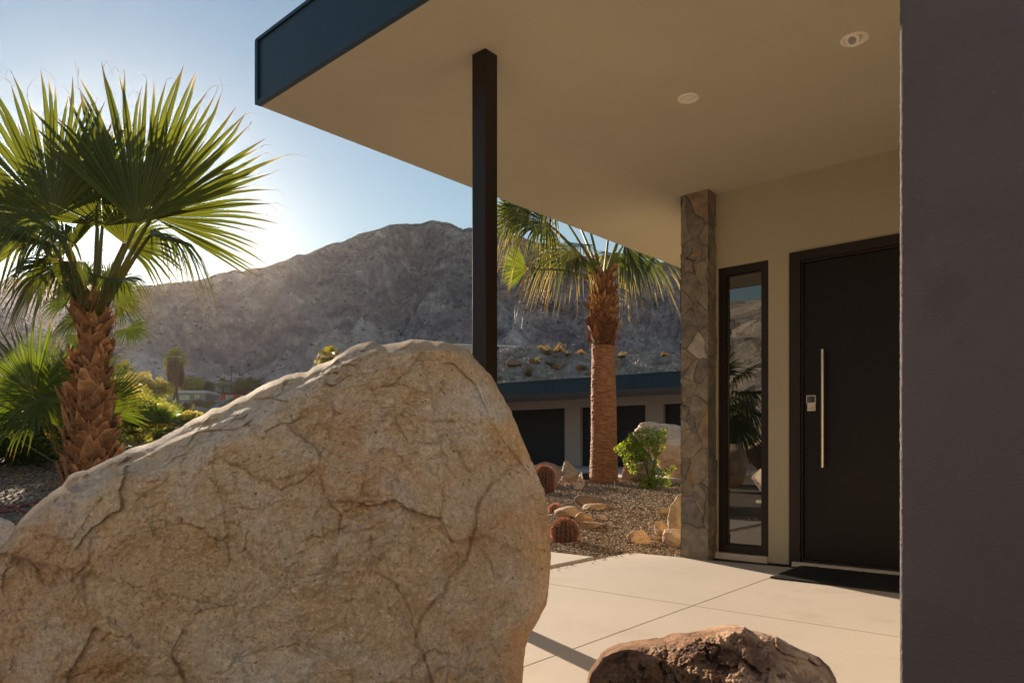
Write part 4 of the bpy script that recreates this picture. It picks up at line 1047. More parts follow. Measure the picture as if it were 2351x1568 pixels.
# ------------------------------------------------------------------ palms
def unit(v): v = np.asarray(v, float); return v / (np.linalg.norm(v) + 1e-9)
GREEN = np.array([.080, .105, .024]); GREEN2 = np.array([.13, .16, .03]); STRAW = np.array([.42, .335, .21]); BRONZE = np.array([.20, .12, .05])
def fan(mb, hub, axis, nrm, R, spread=230, nseg=52, droop=.25, seed=0, g=None, dead=0.0, threads=1, split=.52, cup=.12, asym=0.0, rows=8, straw=0.0):
    rs = np.random.RandomState(seed); a = unit(axis); n = np.asarray(nrm, float); n = unit(n - a * (n @ a)); b = np.cross(n, a)
    g = GREEN if g is None else g
    ph = np.radians(np.linspace(-spread / 2, spread / 2, nseg)) + rs.normal(0, .012, nseg)
    dph = math.radians(spread) / (nseg - 1)
    t = np.linspace(0.02, 1, rows)
    for k, p_ in enumerate(ph):
        L = R * (.80 + .20 * math.cos(p_ * .8)) * (1 + rs.normal(0, .05)) * (1 if rs.rand() > .07 else rs.uniform(.6, .85)) * (1 + asym * math.sin(p_))
        d = math.cos(p_) * a + math.sin(p_) * b + n * (cup * (1 - math.cos(p_)) + rs.normal(0, .015))
        d = unit(d); side = unit(np.cross(n, d))
        dr = droop * (1 + rs.normal(0, .18)) * (.55 + .45 * abs(d[0] + d[1]))
        late = np.clip((t - split) / (1 - split), 0, 1)
        pts = hub + d * (L * t)[:, None] + n * (cup * .6 * L * t ** 2)[:, None]
        pts[:, 2] -= dr * L * (late ** 1.8)
        pts += side * (rs.normal(0, .035) * L * late ** 2)[:, None]
        # keep arc length of a drooping tip
        w = np.where(t <= split, 2 * L * t * math.tan(dph / 2) * 1.2, 2 * L * split * math.tan(dph / 2) * (1 - late) ** .62 * 1.1)
        w = np.maximum(w, .0012)
        up = unit(np.cross(d, side))
        fold = w * .34
        rows_ = np.stack([pts - side[None] * (w / 2)[:, None], pts + up[None] * fold[:, None] * (1 if up @ n > 0 else -1), pts + side[None] * (w / 2)[:, None]], 1)
        tone = g * rs.uniform(.8, 1.25)
        tone2 = tone * (1 - dead) + STRAW * dead * rs.uniform(.7, 1.2)
        tipc = BRONZE if rs.rand() < .6 else STRAW
        tipf = np.clip((t - rs.uniform(.86, .94)) / .1, 0, 1)[:, None] * (1 - dead)
        cc = tone2[None] * (1 - tipf) + tipc[None] * tipf
        if straw: sf = np.clip((t - straw + rs.normal(0, .08)) / .22, 0, 1)[:, None] * .75; cc = cc * (1 - sf) + STRAW * rs.uniform(.8, 1.5) * sf
        base_y = np.clip(1 - t / .22, 0, 1)[:, None] * .5
        cc = cc * (1 - base_y) + np.array([.17, .17, .05])[None] * base_y
        mb.grid(rows_, col=np.repeat(cc[:, None], 3, 1))
        # curly threads at the tips
        for _ in range(threads if rs.rand() < .75 else 0):
            m_ = 5; tip = pts[-1]; ln = R * rs.uniform(.05, .2); u_ = np.linspace(0, 1, m_)
            dd = unit(d + rs.normal(0, .5, 3)); curl = rs.normal(0, .6, 3)
            q = tip + dd * (ln * u_)[:, None] + curl * (ln * u_ ** 2 * .7)[:, None]; q[:, 2] -= ln * .7 * u_ ** 2
            ww = .0030 * (1 - u_ * .6)
            q2 = np.stack([q - side[None] * ww[:, None], q + side[None] * ww[:, None]], 1)
            mb.grid(q2, col=np.ones((m_, 2, 3)) * BRONZE * rs.uniform(.7, 1.4))
def petiole(mb, p0, p1, sag=.1, w0=.035, w1=.016, col=(.15, .15, .045), seed=0, thorns=True, lift=None):
    rs = np.random.RandomState(seed); t = np.linspace(0, 1, 10); p0 = np.asarray(p0, float); p1 = np.asarray(p1, float)
    L = np.linalg.norm(p1 - p0); c = (p0 + p1) / 2 + np.array([0, 0, L * sag])
    q = ((1 - t) ** 2)[:, None] * p0 + (2 * t * (1 - t))[:, None] * c + (t ** 2)[:, None] * p1
    mb.tube(q, w0 + (w1 - w0) * t, 6, col=np.array(col), flat=.5)
    if thorns:
        d = unit(p1 - p0); s = unit(np.cross(d, [0, 1, .2]))
        for k in range(22):
            u = rs.uniform(.05, .8); i = min(int(u * 9), 8); p = q[i] + (q[i + 1] - q[i]) * (u * 9 - i); r = (w0 + (w1 - w0) * u)
            sd = 1 if rs.rand() < .5 else -1
            mb.add([p + s * sd * r * .9 - d * .008, p + s * sd * r * .9 + d * .008, p + s * sd * (r + .016)], tris=[(0, 1, 2)], col=(.30, .17, .07))
def frond(parent, top, hub, axis, nrm, R, name='frond', label=None, pet=True, sag=.12, pc=(.15, .15, .045), w0=.035, **k):
    mb = MB()
    if pet: petiole(mb, top, hub, sag, col=pc, seed=k.get('seed', 0), w0=w0, w1=w0 * .45)
    fan(mb, np.asarray(hub, float), axis, nrm, R, **k)
    o = under(parent, name, mb, M['palmleaf'], usecol=True)
    if label: o['label'] = label
    return o
def boots(parent, base, top, r0, r1, n, seed=0, size=.2, lean=.35, name='trunk', start=0.0, core=True, hair=160, tint=(1, 1, 1), rfun=None):
    """trunk wrapped in split old leaf bases"""
    rs = np.random.RandomState(seed); base, top = np.asarray(base, float), np.asarray(top, float); ax = top - base; L = np.linalg.norm(ax); ax = ax / L
    e1 = unit(np.cross(ax, [0.3, 1, 0])); e2 = np.cross(ax, e1); mb = MB()
    R_at = (lambda h: r0 + (r1 - r0) * h) if rfun is None else rfun
    if core:
        hs_ = np.linspace(0, 1, 40); a = np.linspace(0, 2 * PI, 33)[:-1]
        Gc = np.array([[base + ax * L * h + (R_at(h) * .90) * (math.cos(x) * e1 + math.sin(x) * e2) for x in a] for h in hs_])
        q = Gc.reshape(-1, 3); Gc = Gc + (.018 * fbm(q * 9 + seed, 3))[:, None].reshape(40, 32, 1) * (Gc - (base + ax * L * hs_[:, None, None]))
        mb.grid(Gc, close_u=True, col=np.array([.45, .40, .36]) * tint)
        mb.add([base + ax * L] + list(Gc[-1]), tris=[(0, 1 + k, 1 + (k + 1) % 32) for k in range(32)], col=np.array([.5, .45, .4]))
    for k in range(n):
        h = start + (1 - start) * min(max((k + .5 + rs.normal(0, 1.5)) / n, 0), 1); a = k * 2.39996 + rs.normal(0, .3); r = R_at(h)
        rad = math.cos(a) * e1 + math.sin(a) * e2; tan = -math.sin(a) * e1 + math.cos(a) * e2
        s = size * rs.uniform(.6, 1.35); wd = s * rs.uniform(.7, 1.1); ln = lean * rs.uniform(.1, 1.8); tw = rs.normal(0, .32)
        c0 = base + ax * (L * h) + rad * (r * .86)
        up_ = unit(ax + rad * ln + tan * tw); rows, cols_ = 6, 5; Gb = np.zeros((rows, cols_, 3)); Cc = np.zeros((rows, cols_, 3))
        tone = np.array([1.0, 1.0, 1.0]) * rs.uniform(.55, 1.25); notch = rs.uniform(.1, .4); curl = rs.normal(.25, .3)
        jag = rs.normal(0, .2, cols_)
        for i in range(rows):
            v = i / (rows - 1)
            for j in range(cols_):
                u = (j / (cols_ - 1) - .5) * 2
                ww = wd * (1.0 - .45 * v) * .5 * (1 + .15 * math.sin(3 * v))
                hh = s * (v * (1 + jag[j] * v)) - (s * notch * v ** 3 * max(0, 1 - abs(u) * 1.6)) + s * .0
                Gb[i, j] = c0 + up_ * hh + tan * u * ww + rad * (-abs(u) ** 2 * wd * .22 + curl * s * v ** 2 * .5 + .012)
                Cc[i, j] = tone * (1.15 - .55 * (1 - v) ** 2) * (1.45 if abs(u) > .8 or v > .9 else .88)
        inner = Gb - rad * .012 - up_ * .004
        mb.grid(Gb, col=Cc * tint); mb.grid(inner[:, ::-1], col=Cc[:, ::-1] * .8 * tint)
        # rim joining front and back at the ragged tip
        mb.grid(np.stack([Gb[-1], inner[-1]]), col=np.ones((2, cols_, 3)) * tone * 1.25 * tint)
    for k in range(hair):
        h = start + (1 - start) * rs.rand(); a = rs.uniform(0, 2 * PI); r = R_at(h)
        rad = math.cos(a) * e1 + math.sin(a) * e2; tan = -math.sin(a) * e1 + math.cos(a) * e2
        p = base + ax * L * h + rad * r * rs.uniform(1.0, 1.12); ln = size * rs.uniform(.25, .8)
        d = unit(rad * rs.uniform(.1, .7) + tan * rs.normal(0, .8) + ax * rs.normal(.1, .6)); u_ = np.linspace(0, 1, 5); cu = rs.normal(0, .5, 3)
        q = p + d * (ln * u_)[:, None] + cu * (ln * u_ ** 2 * .8)[:, None]; ww = .0032 * (1 - .7 * u_)
        mb.grid(np.stack([q - ax * ww[:, None], q + ax * ww[:, None]], 1), col=np.ones((5, 2, 3)) * np.array([1.5, 1.3, 1.05]) * rs.uniform(.7, 1.2) * tint)
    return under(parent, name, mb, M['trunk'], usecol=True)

def D3(v):
    """(right, up, away) -> world"""
    return np.array([v[0], v[2], v[1]], float)
# ---- hero palm on the left
Yp = 9.5; pbase = gat(203, Yp); pbase[2] -= .08; ptop = P(216, 706, Yp)
pal = thing('palm_tree', 'large fan palm with a thick shaggy brown trunk left of the huge boulder', 'palm tree', pbase)
rf_ = lambda h: float(np.interp(h, [0, .28, .46, .65, .83, 1], [.30, .25, .215, .17, .115, .085]))
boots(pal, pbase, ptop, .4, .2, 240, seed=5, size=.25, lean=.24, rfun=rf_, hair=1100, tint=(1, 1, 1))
ct = P(216, 715, Yp)
specs = [  # hub px, depth offset, axis(right,up,away), normal(right,up,away), R, spread, droop, seed, extra
    ((314, 518), -.15, (.20, .97, -.05), (.05, .05, -1), 2.0, 116, .02, 1, dict(nseg=40, cup=.05, split=.62, asym=-.05)),
    ((122, 500), .05, (-.52, .95, .0), (-.10, .05, -1), 1.96, 198, .03, 2, dict(nseg=56, cup=.05, split=.62, asym=.13)),
    ((350, 498), .25, (.92, .46, .12), (.28, -.60, -.75), 1.55, 120, .05, 3, dict(nseg=36, cup=.1)),
    ((120, 560), -.4, (-.95, .15, -.5), (-.1, .9, -.5), 1.15, 190, .75, 4, dict(nseg=44)),
    ((345, 540), .5, (.75, -.10, .6), (.3, .9, -.2), .95, 160, .9, 5, dict(nseg=34, threads=2)),
    ((150, 600), -.5, (-.35, -.6, -.6), (-.2, .5, -.9), .85, 170, .55, 6, dict(nseg=34, threads=2)),
    ((225, 470), .8, (.05, .9, .45), (0, .3, -1), 1.45, 200, .06, 7, dict(nseg=44)),
    ((60, 520), .9, (-.8, .5, .5), (-.2, .5, -.8), 1.3, 190, .3, 8, dict(nseg=40)),
    ((150, 545), -.6, (-.6, .35, -.7), (-.2, .75, -.7), .8, 200, .55, 10, dict(nseg=40)),
    ((268, 640), -.45, (.6, -.35, -.7), (.2, .8, -.4), .5, 170, .75, 11, dict(nseg=32, threads=2)),
    ((235, 520), .45, (.0, 1.0, .2), (0, .15, -1), 1.55, 170, .05, 18, dict(nseg=44, split=.6)),
    ((188, 636), .1, (-.35, -.9, 0), (-.2, .2, -1), .48, 100, .1, 14, dict(nseg=20, threads=2)),
    ((262, 640), .2, (.4, -.85, .1), (.2, .2, -1), .42, 100, .1, 15, dict(nseg=18, threads=2)),
    ((160, 575), .9, (-.4, .4, .5), (-.2, .3, -.9), 1.0, 200, .3, 16, dict(nseg=36)),
    ((285, 560), .9, (.5, .5, .4), (.2, .3, -.9), .95, 190, .35, 17, dict(nseg=36)),
    ((118, 620), .6, (-.7, -.5, .4), (-.3, .7, -.5), .8, 160, .7, 13, dict(nseg=32, dead=.3, threads=2)),
]
for (hp_, dy, ax_, nn_, R__, spr, dro, sd, ex) in specs:
    hub = P(hp_[0], hp_[1], Yp + dy)
    sx = unit(hub - ct); start = ct + np.array([sx[0] * .10, sx[1] * .12, -.08])
    frond(pal, start, hub, D3(ax_), D3(nn_), R__, spread=spr, droop=dro, seed=sd, sag=.06, w0=.066, **ex)
# ---- generic crown
def crown(parent, top, nf, Rb, plen, seed=0, elo=-35, ehi=80, nseg=30, droop=.5, dead=0, rows=7, threads=1, rg=None, sag=.12, g=None, w0=.03):
    rs = np.random.RandomState(seed)
    for k in range(nf):
        az = k * 2.39996 + rs.normal(0, .2); el = math.radians(ehi - (ehi - elo) * ((k + .5) / nf) ** .9 + rs.normal(0, 5))
        hd = np.array([math.cos(az), math.sin(az), 0]); d = hd * math.cos(el) + UP * math.sin(el)
        pl = plen * rs.uniform(.85, 1.15); hub = top + d * pl - UP * .12 * pl * math.cos(el); axd = unit(d - UP * (.25 + .25 * math.cos(el))); nr = unit(UP * math.cos(el) - hd * math.sin(el) + UP * .3)
        frond(parent, top + hd * .07, hub, axd, nr, Rb * rs.uniform(.85, 1.12), spread=rs.uniform(160, 220), droop=droop * (.5 + .8 * math.cos(el) ** 2), seed=seed * 50 + k, nseg=nseg, dead=dead, rows=rows, threads=threads, sag=sag, g=g, w0=w0)
# ---- low young palm behind it
yb = gat(150, 11.6)
yp = thing('palm_tree', 'low trunkless fan palm spreading bright fronds at the left edge behind the big palm', 'palm tree', yb)
for (hp_, dy, ax_, nn_, R__, spr, dro, sd, ex) in [
    ((78, 905), -.3, (-.25, .95, -.1), (-.15, .05, -1), 1.22, 250, .05, 21, dict(nseg=50, cup=.04)),
    ((140, 985), .2, (-.2, .98, .1), (-.35, 0, -1), 1.38, 110, .03, 22, dict(nseg=32)),
    ((90, 960), .0, (-.9, -.1, -.4), (-.2, .8, -.6), 1.0, 180, .45, 23, dict(nseg=36)),
    ((225, 940), .1, (.75, .62, .1), (.1, .1, -1), .95, 120, .05, 24, dict(nseg=30)),
    ((170, 900), .9, (0, .9, .4), (0, .3, -1), 1.2, 180, .1, 25, dict(nseg=36)),
    ((95, 912), -.5, (.15, -.75, -.4), (-.1, .4, -.9), .62, 130, .2, 26, dict(nseg=24)),
    ((20, 1000), .6, (-.8, .3, .3), (-.2, .6, -.7), 1.1, 180, .3, 27, dict(nseg=34))]:
    hub = P(hp_[0], hp_[1], 11.5 + dy); frond(yp, yb + np.array([0, 0, .1]), hub, D3(ax_), D3(nn_), R__, spread=spr, droop=dro, seed=sd, sag=.03, g=np.array([.075, .115, .018]), w0=.03, threads=0, **ex)
# ---- palm partly hidden by the trunk of the first
hb_ = gat(222, 19.0)
hp3 = thing('palm_tree', 'shorter fan palm half hidden behind the shaggy trunk of the big left palm', 'palm tree', hb_)
ht = P(222, 735, 19.0)
boots(hp3, hb_, ht, .30, .18, 70, seed=15, size=.30, lean=.4, hair=60)
for (hp_, dy, ax_, nn_, R__, spr, dro, sd, ex) in [
    ((175, 735), .0, (-.7, -.6, -.3), (-.3, .6, -.8), .75, 200, .6, 31, {}), ((268, 700), .2, (.8, .1, .2), (.2, .4, -.9), .80, 190, .5, 32, {}),
    ((294, 752), .0, (.7, -.7, -.1), (.3, .4, -.9), .62, 190, .2, 33, {}), ((160, 690), .3, (-.8, .3, .2), (-.2, .5, -.8), .85, 200, .4, 34, {}),
    ((245, 660), .5, (.3, .9, .3), (0, .3, -1), .95, 180, .2, 35, {}), ((190, 660), .4, (-.3, .9, .2), (0, .3, -1), .95, 180, .2, 36, {}), ((180, 770), -.2, (-.4, -.9, 0), (-.2, .3, -.9), .6, 150, .4, 37, {})]:
    hub = P(hp_[0], hp_[1], 19 + dy); frond(hp3, ht, hub, D3(ax_), D3(nn_), R__, spread=spr, droop=dro, seed=sd, nseg=34, threads=1, rows=7, w0=.03, g=np.array([.045, .07, .018]), **ex)

# ---- slim palm by the garage
Ys = 14.5; sb = gat(1385.5, Ys); sb[2] -= .05; stp = P(1385, 640, Ys)
sp = thing('palm_tree', 'slim fan palm with a smooth reddish trunk standing in front of the garage', 'palm tree', sb)
def tube_trunk():
    zs = np.linspace(0, 1, 150); z1 = P(1385, 795, Ys)[2]
    hz = sb[2] + (z1 - sb[2]) * zs
    keyy = [1112, 1095, 1060, 1000, 940, 880, 830, 795]; keyr = [34.5, 32.5, 31, 29.5, 29, 28, 26.5, 26.5]
    pyv = HZ - (hz - H) / Ys * F; rad = np.interp(-pyv, [-k for k in keyy], keyr) / F * Ys
    cxv = np.interp(-pyv, [-k for k in keyy], [1386, 1386, 1386, 1386.5, 1386, 1385.5, 1385, 1385]); cxv = (cxv - CX) / F * Ys
    a = np.linspace(0, 2 * PI, 73)[:-1]
    G_ = np.stack([cxv[:, None] + rad[:, None] * np.cos(a), Ys + rad[:, None] * np.sin(a), hz[:, None] + 0 * a], -1)
    q = G_.reshape(-1, 3); d_ = .011 * fbm(q * np.array([6, 6, 45]), 4, .6) + .006 * noise(q * np.array([40, 40, 6])); nn_ = np.stack([np.cos(a), np.sin(a), 0 * a], -1)
    G_ = G_ + d_.reshape(150, 72, 1) * nn_[None]
    mb = MB(); mb.grid(G_, close_u=True); 
    rs = np.random.RandomState(3)
    for k in range(2400):     # fibres standing off the surface
        i = rs.randint(0, 149); x = rs.uniform(0, 2 * PI); r = rad[i]; p = np.array([cxv[i] + r * math.cos(x), Ys + r * math.sin(x), hz[i]]); n_ = np.array([math.cos(x), math.sin(x), 0])
        ln = rs.uniform(.015, .05) * (2 if i < 12 else 1); q = p + n_ * ln * .5 + UP * rs.normal(-.2, .5) * ln; s_ = np.cross(n_, UP) * .003
        mb.add([p - s_, p + s_, q], tris=[(0, 1, 2)])
    return under(sp, 'trunk', mb, M['smoothtrunk'], smooth=False)
tube_trunk()
zA = P(1385, 800, Ys); zB = P(1385, 742, Ys)
boots(sp, zA - UP * .02, zB + UP * .02, .28, .32, 60, seed=61, size=.30, lean=.02, name='boot_collar', hair=300, tint=(.62, .48, .44), rfun=lambda h: .245 + .04 * h)
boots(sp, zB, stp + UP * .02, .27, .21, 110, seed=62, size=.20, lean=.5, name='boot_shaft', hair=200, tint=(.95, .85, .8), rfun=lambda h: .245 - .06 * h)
def z3(x, y): return (1102 + x * .2733, 428.6 + y * .2733)
sc_ = .2733 * Ys / F
for (zx, zy), dy, ax_, nn_, Rz, spr, dro, sd, ex in [
    ((560, 300), -.2, (-.85, .05, -.2), (-.25, .6, -.8), 470, 200, .95, 41, dict(threads=2)),
    ((420, 190), .3, (-.8, .5, .1), (-.2, .3, -.95), 300, 230, .25, 42, dict(threads=1)),
    ((400, 690), -.2, (-.97, .12, -.1), (-.1, .1, -1), 250, 120, .03, 43, dict(threads=0, g=np.array([.13, .19, .02]))),
    ((790, 520), -.35, (-.72, -.55, -.3), (-.4, .3, -.85), 440, 150, .75, 44, dict(threads=2)),
    ((1215, 475), -.25, (.74, -.30, -.2), (.3, .42, -.85), 580, 150, .8, 45, dict(threads=2, nseg=60)),
    ((850, 480), -.5, (-.4, -.35, -.7), (0, .85, -.5), 200, 130, .7, 46, dict(threads=2)),
    ((300, 250), .2, (-.85, -.1, .1), (-.2, .4, -.9), 330, 200, .5, 47, {}),
    ((640, 560), .4, (-.6, -.4, .4), (-.3, .7, -.5), 420, 180, .85, 48, dict(threads=2)),
    ((860, 140), .3, (-.4, .85, .2), (0, .3, -1), 450, 200, .3, 49, {}), ((1120, 90), .3, (.4, .85, .2), (0, .3, -1), 450, 200, .3, 50, {}),
    ((700, 60), .8, (-.6, .6, .6), (0, .6, -.7), 450, 200, .5, 51, {}), ((1250, 250), .8, (.7, .3, .6), (0, .9, -.4), 430, 180, .7, 52, {}),
    ((1150, 560), .7, (.5, -.3, .8), (0, .9, -.3), 350, 170, .8, 54, dict(threads=2)), ((620, 150), .1, (-.7, .35, -.4), (-.1, .6, -.8), 440, 190, .85, 55, dict(threads=2))]:
    hx, hy = z3(zx, zy); hub = P(hx, hy, Ys + dy); s0 = stp + unit(hub - stp) * np.array([.13, .13, .04]) - UP * .05
    ex = dict(dict(nseg=60, split=.62, straw=.0 if dro < .3 else .76), **ex)
    frond(sp, s0, hub, D3(ax_), D3(nn_), Rz * sc_, spread=spr, droop=dro * .8, seed=sd, sag=.10, w0=.062, pc=(.19, .22, .06), **ex)

# ---- far palms
def farpalm(px, Y, pyt, pyb, label, Rb, skirt=0, nf=22, seed=0, tr=.22, g=None):
    b = gat(px, Y); b[2] = min(b[2], P(px, pyb, Y)[2]); t = P(px, pyt, Y)
    o = thing('palm_tree', label, 'palm tree', b)
    mb = MB(); mb.tube([b - UP, b + (t - b) * .5, t], [tr * 1.15, tr, tr * .9], 10); under(o, 'trunk', mb, M['bark'])
    crown(o, t, nf, Rb * .62, Rb * .5, seed=seed, nseg=14, rows=4, threads=0, droop=.5, elo=-25, ehi=78, g=g, w0=.04)
    if skirt:
        rs = np.random.RandomState(seed); mb = MB()
        for k in range(420):
            a = rs.uniform(0, 2 * PI); h = rs.rand() ** .8; r0_ = tr + .15 + Rb * .38 * math.sin(min(h * 1.15 + .25, 1) * PI * .62); p = t - UP * skirt * h * .75 + np.array([math.cos(a), math.sin(a), 0]) * r0_ * rs.uniform(.75, 1.05)
            q = p - UP * skirt * rs.uniform(.16, .34) - np.array([math.cos(a), math.sin(a), 0]) * .12; s_ = np.array([-math.sin(a), math.cos(a), 0]) * .10
            mb.add([p - s_, p + s_, q + s_ * .3, q - s_ * .3], [(0, 1, 2, 3)], col=np.array([.20, .145, .10]) * rs.uniform(.6, 1.3))
        k_ = under(o, 'dead_frond_skirt', mb, M['leaf'], usecol=True)
    return o
farpalm(403, 70, 824, 962, 'tall distant fan palm with a skirt of dead brown fronds', 1.25, skirt=3.0, seed=3, tr=.22)
farpalm(288, 85, 843, 900, 'distant palm crown showing just right of the shaggy trunk', 1.1, nf=16, seed=4)
farpalm(512, 175, 882, 905, 'small distant palm beside the utility pole left of the red house', 2.0, nf=16, seed=6, g=np.array([.15, .15, .05]))
farpalm(757, 40, 824, 900, 'palm whose yellow green crown peeps over the ridge of the huge boulder', .9, nf=18, seed=8, g=np.array([.17, .17, .03]))
# young ones in the valley garden
def bushpalm(px, pyb, Y, R_, n, label, seed, g=None):
    b = gat(px, Y); b[2] = P(px, pyb, Y)[2]
    o = thing('palm_tree', label, 'palm tree', b)
    crown(o, b + UP * .1, n, R_ * .62, R_ * .55, seed=seed, nseg=18, rows=5, threads=0, droop=.15, elo=10, ehi=85, g=g, w0=.02)
bushpalm(362, 1010, 24, 1.15, 14, 'young trunkless palm in front of the far skirted palm', 12, g=np.array([.09, .15, .025]))
bushpalm(402, 1000, 26, .9, 9, 'second young palm low at the rim of the huge boulder', 13, g=np.array([.08, .13, .025]))

# ------------------------------------------------------------------ leafy trees and shrubs
def leafcloud(mb, centers, radii, n, size, seed=0, cols=None, flat=1.0, aspect=.5):
    rs = np.random.RandomState(seed); k = len(centers); centers = np.asarray(centers, float); radii = np.asarray(radii, float)
    wt = radii ** 2; wt = wt / wt.sum(); idx = rs.choice(k, n, p=wt)
    d = rs.normal(size=(n, 3)); d /= np.linalg.norm(d, axis=1)[:, None]; rr_ = rs.uniform(.35, 1, n) ** .5
    c = centers[idx] + d * (rr_ * radii[idx])[:, None] * np.array([1, 1, flat])
    u = rs.normal(size=(n, 3)); u /= np.linalg.norm(u, axis=1)[:, None]; w = np.cross(u, rs.normal(size=(n, 3))); w /= np.linalg.norm(w, axis=1)[:, None]
    s = size * rs.uniform(.6, 1.4, n)[:, None]
    V = np.stack([c - u * s, c - w * s * aspect, c + u * s, c + w * s * aspect], 1).reshape(-1, 3)
    cols = np.array(cols); clump = 1 + .35 * noise(c * (1.2 / max(radii.mean(), .05)) + seed)
    cc = cols[rs.randint(0, len(cols), n)] * (rs.uniform(.75, 1.25, n) * clump)[:, None]
    mb.add(V, np.arange(4 * n).reshape(-1, 4), col=np.repeat(cc, 4, 0))
def tree(name, label, cat, base, h, rad, crownz, nl, size, seed, cols, trunk_r=.1, ncl=26, flat=.8, limbs=6, group=None, aspect=.5, bark='bark'):
    rs = np.random.RandomState(seed); base = np.asarray(base, float); o = thing(name, label, cat, base, group)
    cc = base + UP * crownz; cs, rds = [], []
    for k in range(ncl):
        d = rs.normal(size=3); d /= np.linalg.norm(d); rr_ = rs.uniform(.35, .85)
        cs.append(cc + d * rr_ * np.array([rad, rad, (h - crownz) * flat if d[2] > 0 else min(crownz * .8, (h - crownz))])); rds.append(rad * rs.uniform(.16, .38))
    mb = MB(); fork = base + UP * crownz * .35
    mb.tube([base - UP * .2, base + UP * crownz * .2 + rs.normal(0, .02, 3) * rad, fork], [trunk_r * 1.2, trunk_r, trunk_r * .85], 8)
    for k in range(min(limbs, ncl)):
        e = cs[k]; m_ = (fork + e) / 2 + rs.normal(0, .08, 3) * rad; mb.tube([fork, m_, e], [trunk_r * .6, trunk_r * .38, trunk_r * .12], 6)
    under(o, 'trunk', mb, M[bark])
    mb = MB(); leafcloud(mb, cs, rds, nl, size, seed, cols, aspect=aspect); under(o, 'crown', mb, M['leaf'], usecol=True)
    return o
YG = [(.30, .29, .085), (.36, .33, .11), (.22, .235, .07), (.40, .35, .14)]
DG = [(.05, .075, .02), (.07, .095, .025), (.10, .12, .03), (.035, .055, .018)]
BG = [(.13, .18, .035), (.18, .23, .045), (.24, .27, .06), (.08, .12, .028)]
def tb(px, py, Y): return P(px, py, Y)
tree('tree', 'round yellow green desert tree left of the far skirted palm', 'tree', tb(338, 955, 66), 4.55, 2.2, 2.4, 18000, .085, 101, YG, trunk_r=.14, ncl=40)
tree('tree', 'small round yellow green tree behind the white roofed distant house', 'tree', tb(438, 915, 160), 5.6, 3.3, 3.2, 5000, .17, 102, YG, trunk_r=.2, ncl=30)
tree('tree', 'dim olive tree right of the white roofed distant house', 'tree', tb(478, 912, 175), 4.6, 2.2, 2.4, 2200, .2, 103, [(.10, .11, .06), (.14, .14, .08)], trunk_r=.2)
tree('tree', 'reddish brown tree behind the red distant house', 'tree', tb(548, 912, 172), 4.6, 3.0, 2.4, 3000, .2, 104, [(.22, .14, .08), (.17, .15, .07), (.26, .19, .09)], trunk_r=.2)
tree('tree', 'olive green tree right of the reddish one behind the red house', 'tree', tb(580, 905, 170), 4.2, 2.6, 2.2, 2600, .2, 105, [(.13, .13, .05), (.19, .17, .07)], trunk_r=.2)
tree('tree', 'airy light green young tree in the valley garden beyond the shaggy trunk', 'tree', tb(318, 1052, 25), 2.65, 1.15, 1.5, 9000, .038, 106, BG + YG, trunk_r=.028, ncl=34, limbs=10)
tree('tree', 'second airy green tree filling the gap right of the shaggy trunk', 'tree', tb(275, 1050, 28), 2.3, .95, 1.3, 9000, .048, 107, BG + YG, trunk_r=.03, ncl=26)
tree('tree', 'low feathery green tree above the rim of the huge boulder', 'tree', tb(350, 1040, 30), 1.6, 1.2, .8, 9000, .045, 108, BG, trunk_r=.03, ncl=24)
tree('tree', 'dense dark evergreen shrub in the shade at the far left edge', 'shrub', tb(35, 1120, 15), 2.2, 2.0, 1.1, 14000, .05, 109, [(.02, .028, .012), (.03, .04, .015), (.045, .05, .02)], trunk_r=.06, ncl=40, limbs=8)
tree('tree', 'olive shrub behind the low left palm', 'shrub', tb(60, 1030, 30), 3.0, 3.2, 1.4, 5200, .07, 110, [(.10, .10, .035), (.13, .13, .04), (.07, .08, .03)], trunk_r=.08, ncl=36)
tree('tree', 'broad olive tree on the slope left of the big palm', 'tree', tb(-40, 1000, 45), 5.2, 4.6, 2.4, 6000, .11, 111, [(.11, .11, .04), (.14, .14, .05)], trunk_r=.12, ncl=36)
for k, (px, pyb, Y, w, h, l, c) in enumerate([(480, 940, 85, 1.3, 1.3, 'pale dry bush in front of the white roofed house', [(.26, .2, .13), (.2, .16, .1)]), (515, 946, 80, 1.5, 1.2, 'dry straw coloured bush in front of the red house', [(.30, .22, .14), (.24, .18, .11)]),
     (425, 955, 60, 1.4, 1.3, 'rusty dry bush between the far palm and the block wall', [(.24, .17, .09), (.17, .15, .07)]), (455, 935, 95, 2.6, 1.2, 'dark brown brush below the white roofed house', [(.13, .10, .07), (.17, .12, .08)]),
     (415, 980, 45, 1.3, 1.0, 'dry grey green bush low beside the block wall', [(.19, .17, .09), (.14, .14, .07)]), (380, 945, 80, 1.4, 1.0, 'olive bush around the trunk of the far palm', YG), (600, 895, 120, 3.5, 2.0, 'dim bush at the foot of the hill above the boulder ridge', [(.12, .12, .07)]),
     (545, 930, 100, 2.5, 1.2, 'brown brush right of the red house', [(.16, .12, .08)])]):
    tree('bush', l, 'bush', tb(px, pyb, Y), h, w * .6, h * .45, 1100, .016 * h * 2 + .03, 130 + k, c, trunk_r=.03, ncl=16, limbs=5)
rs = np.random.RandomState(55)
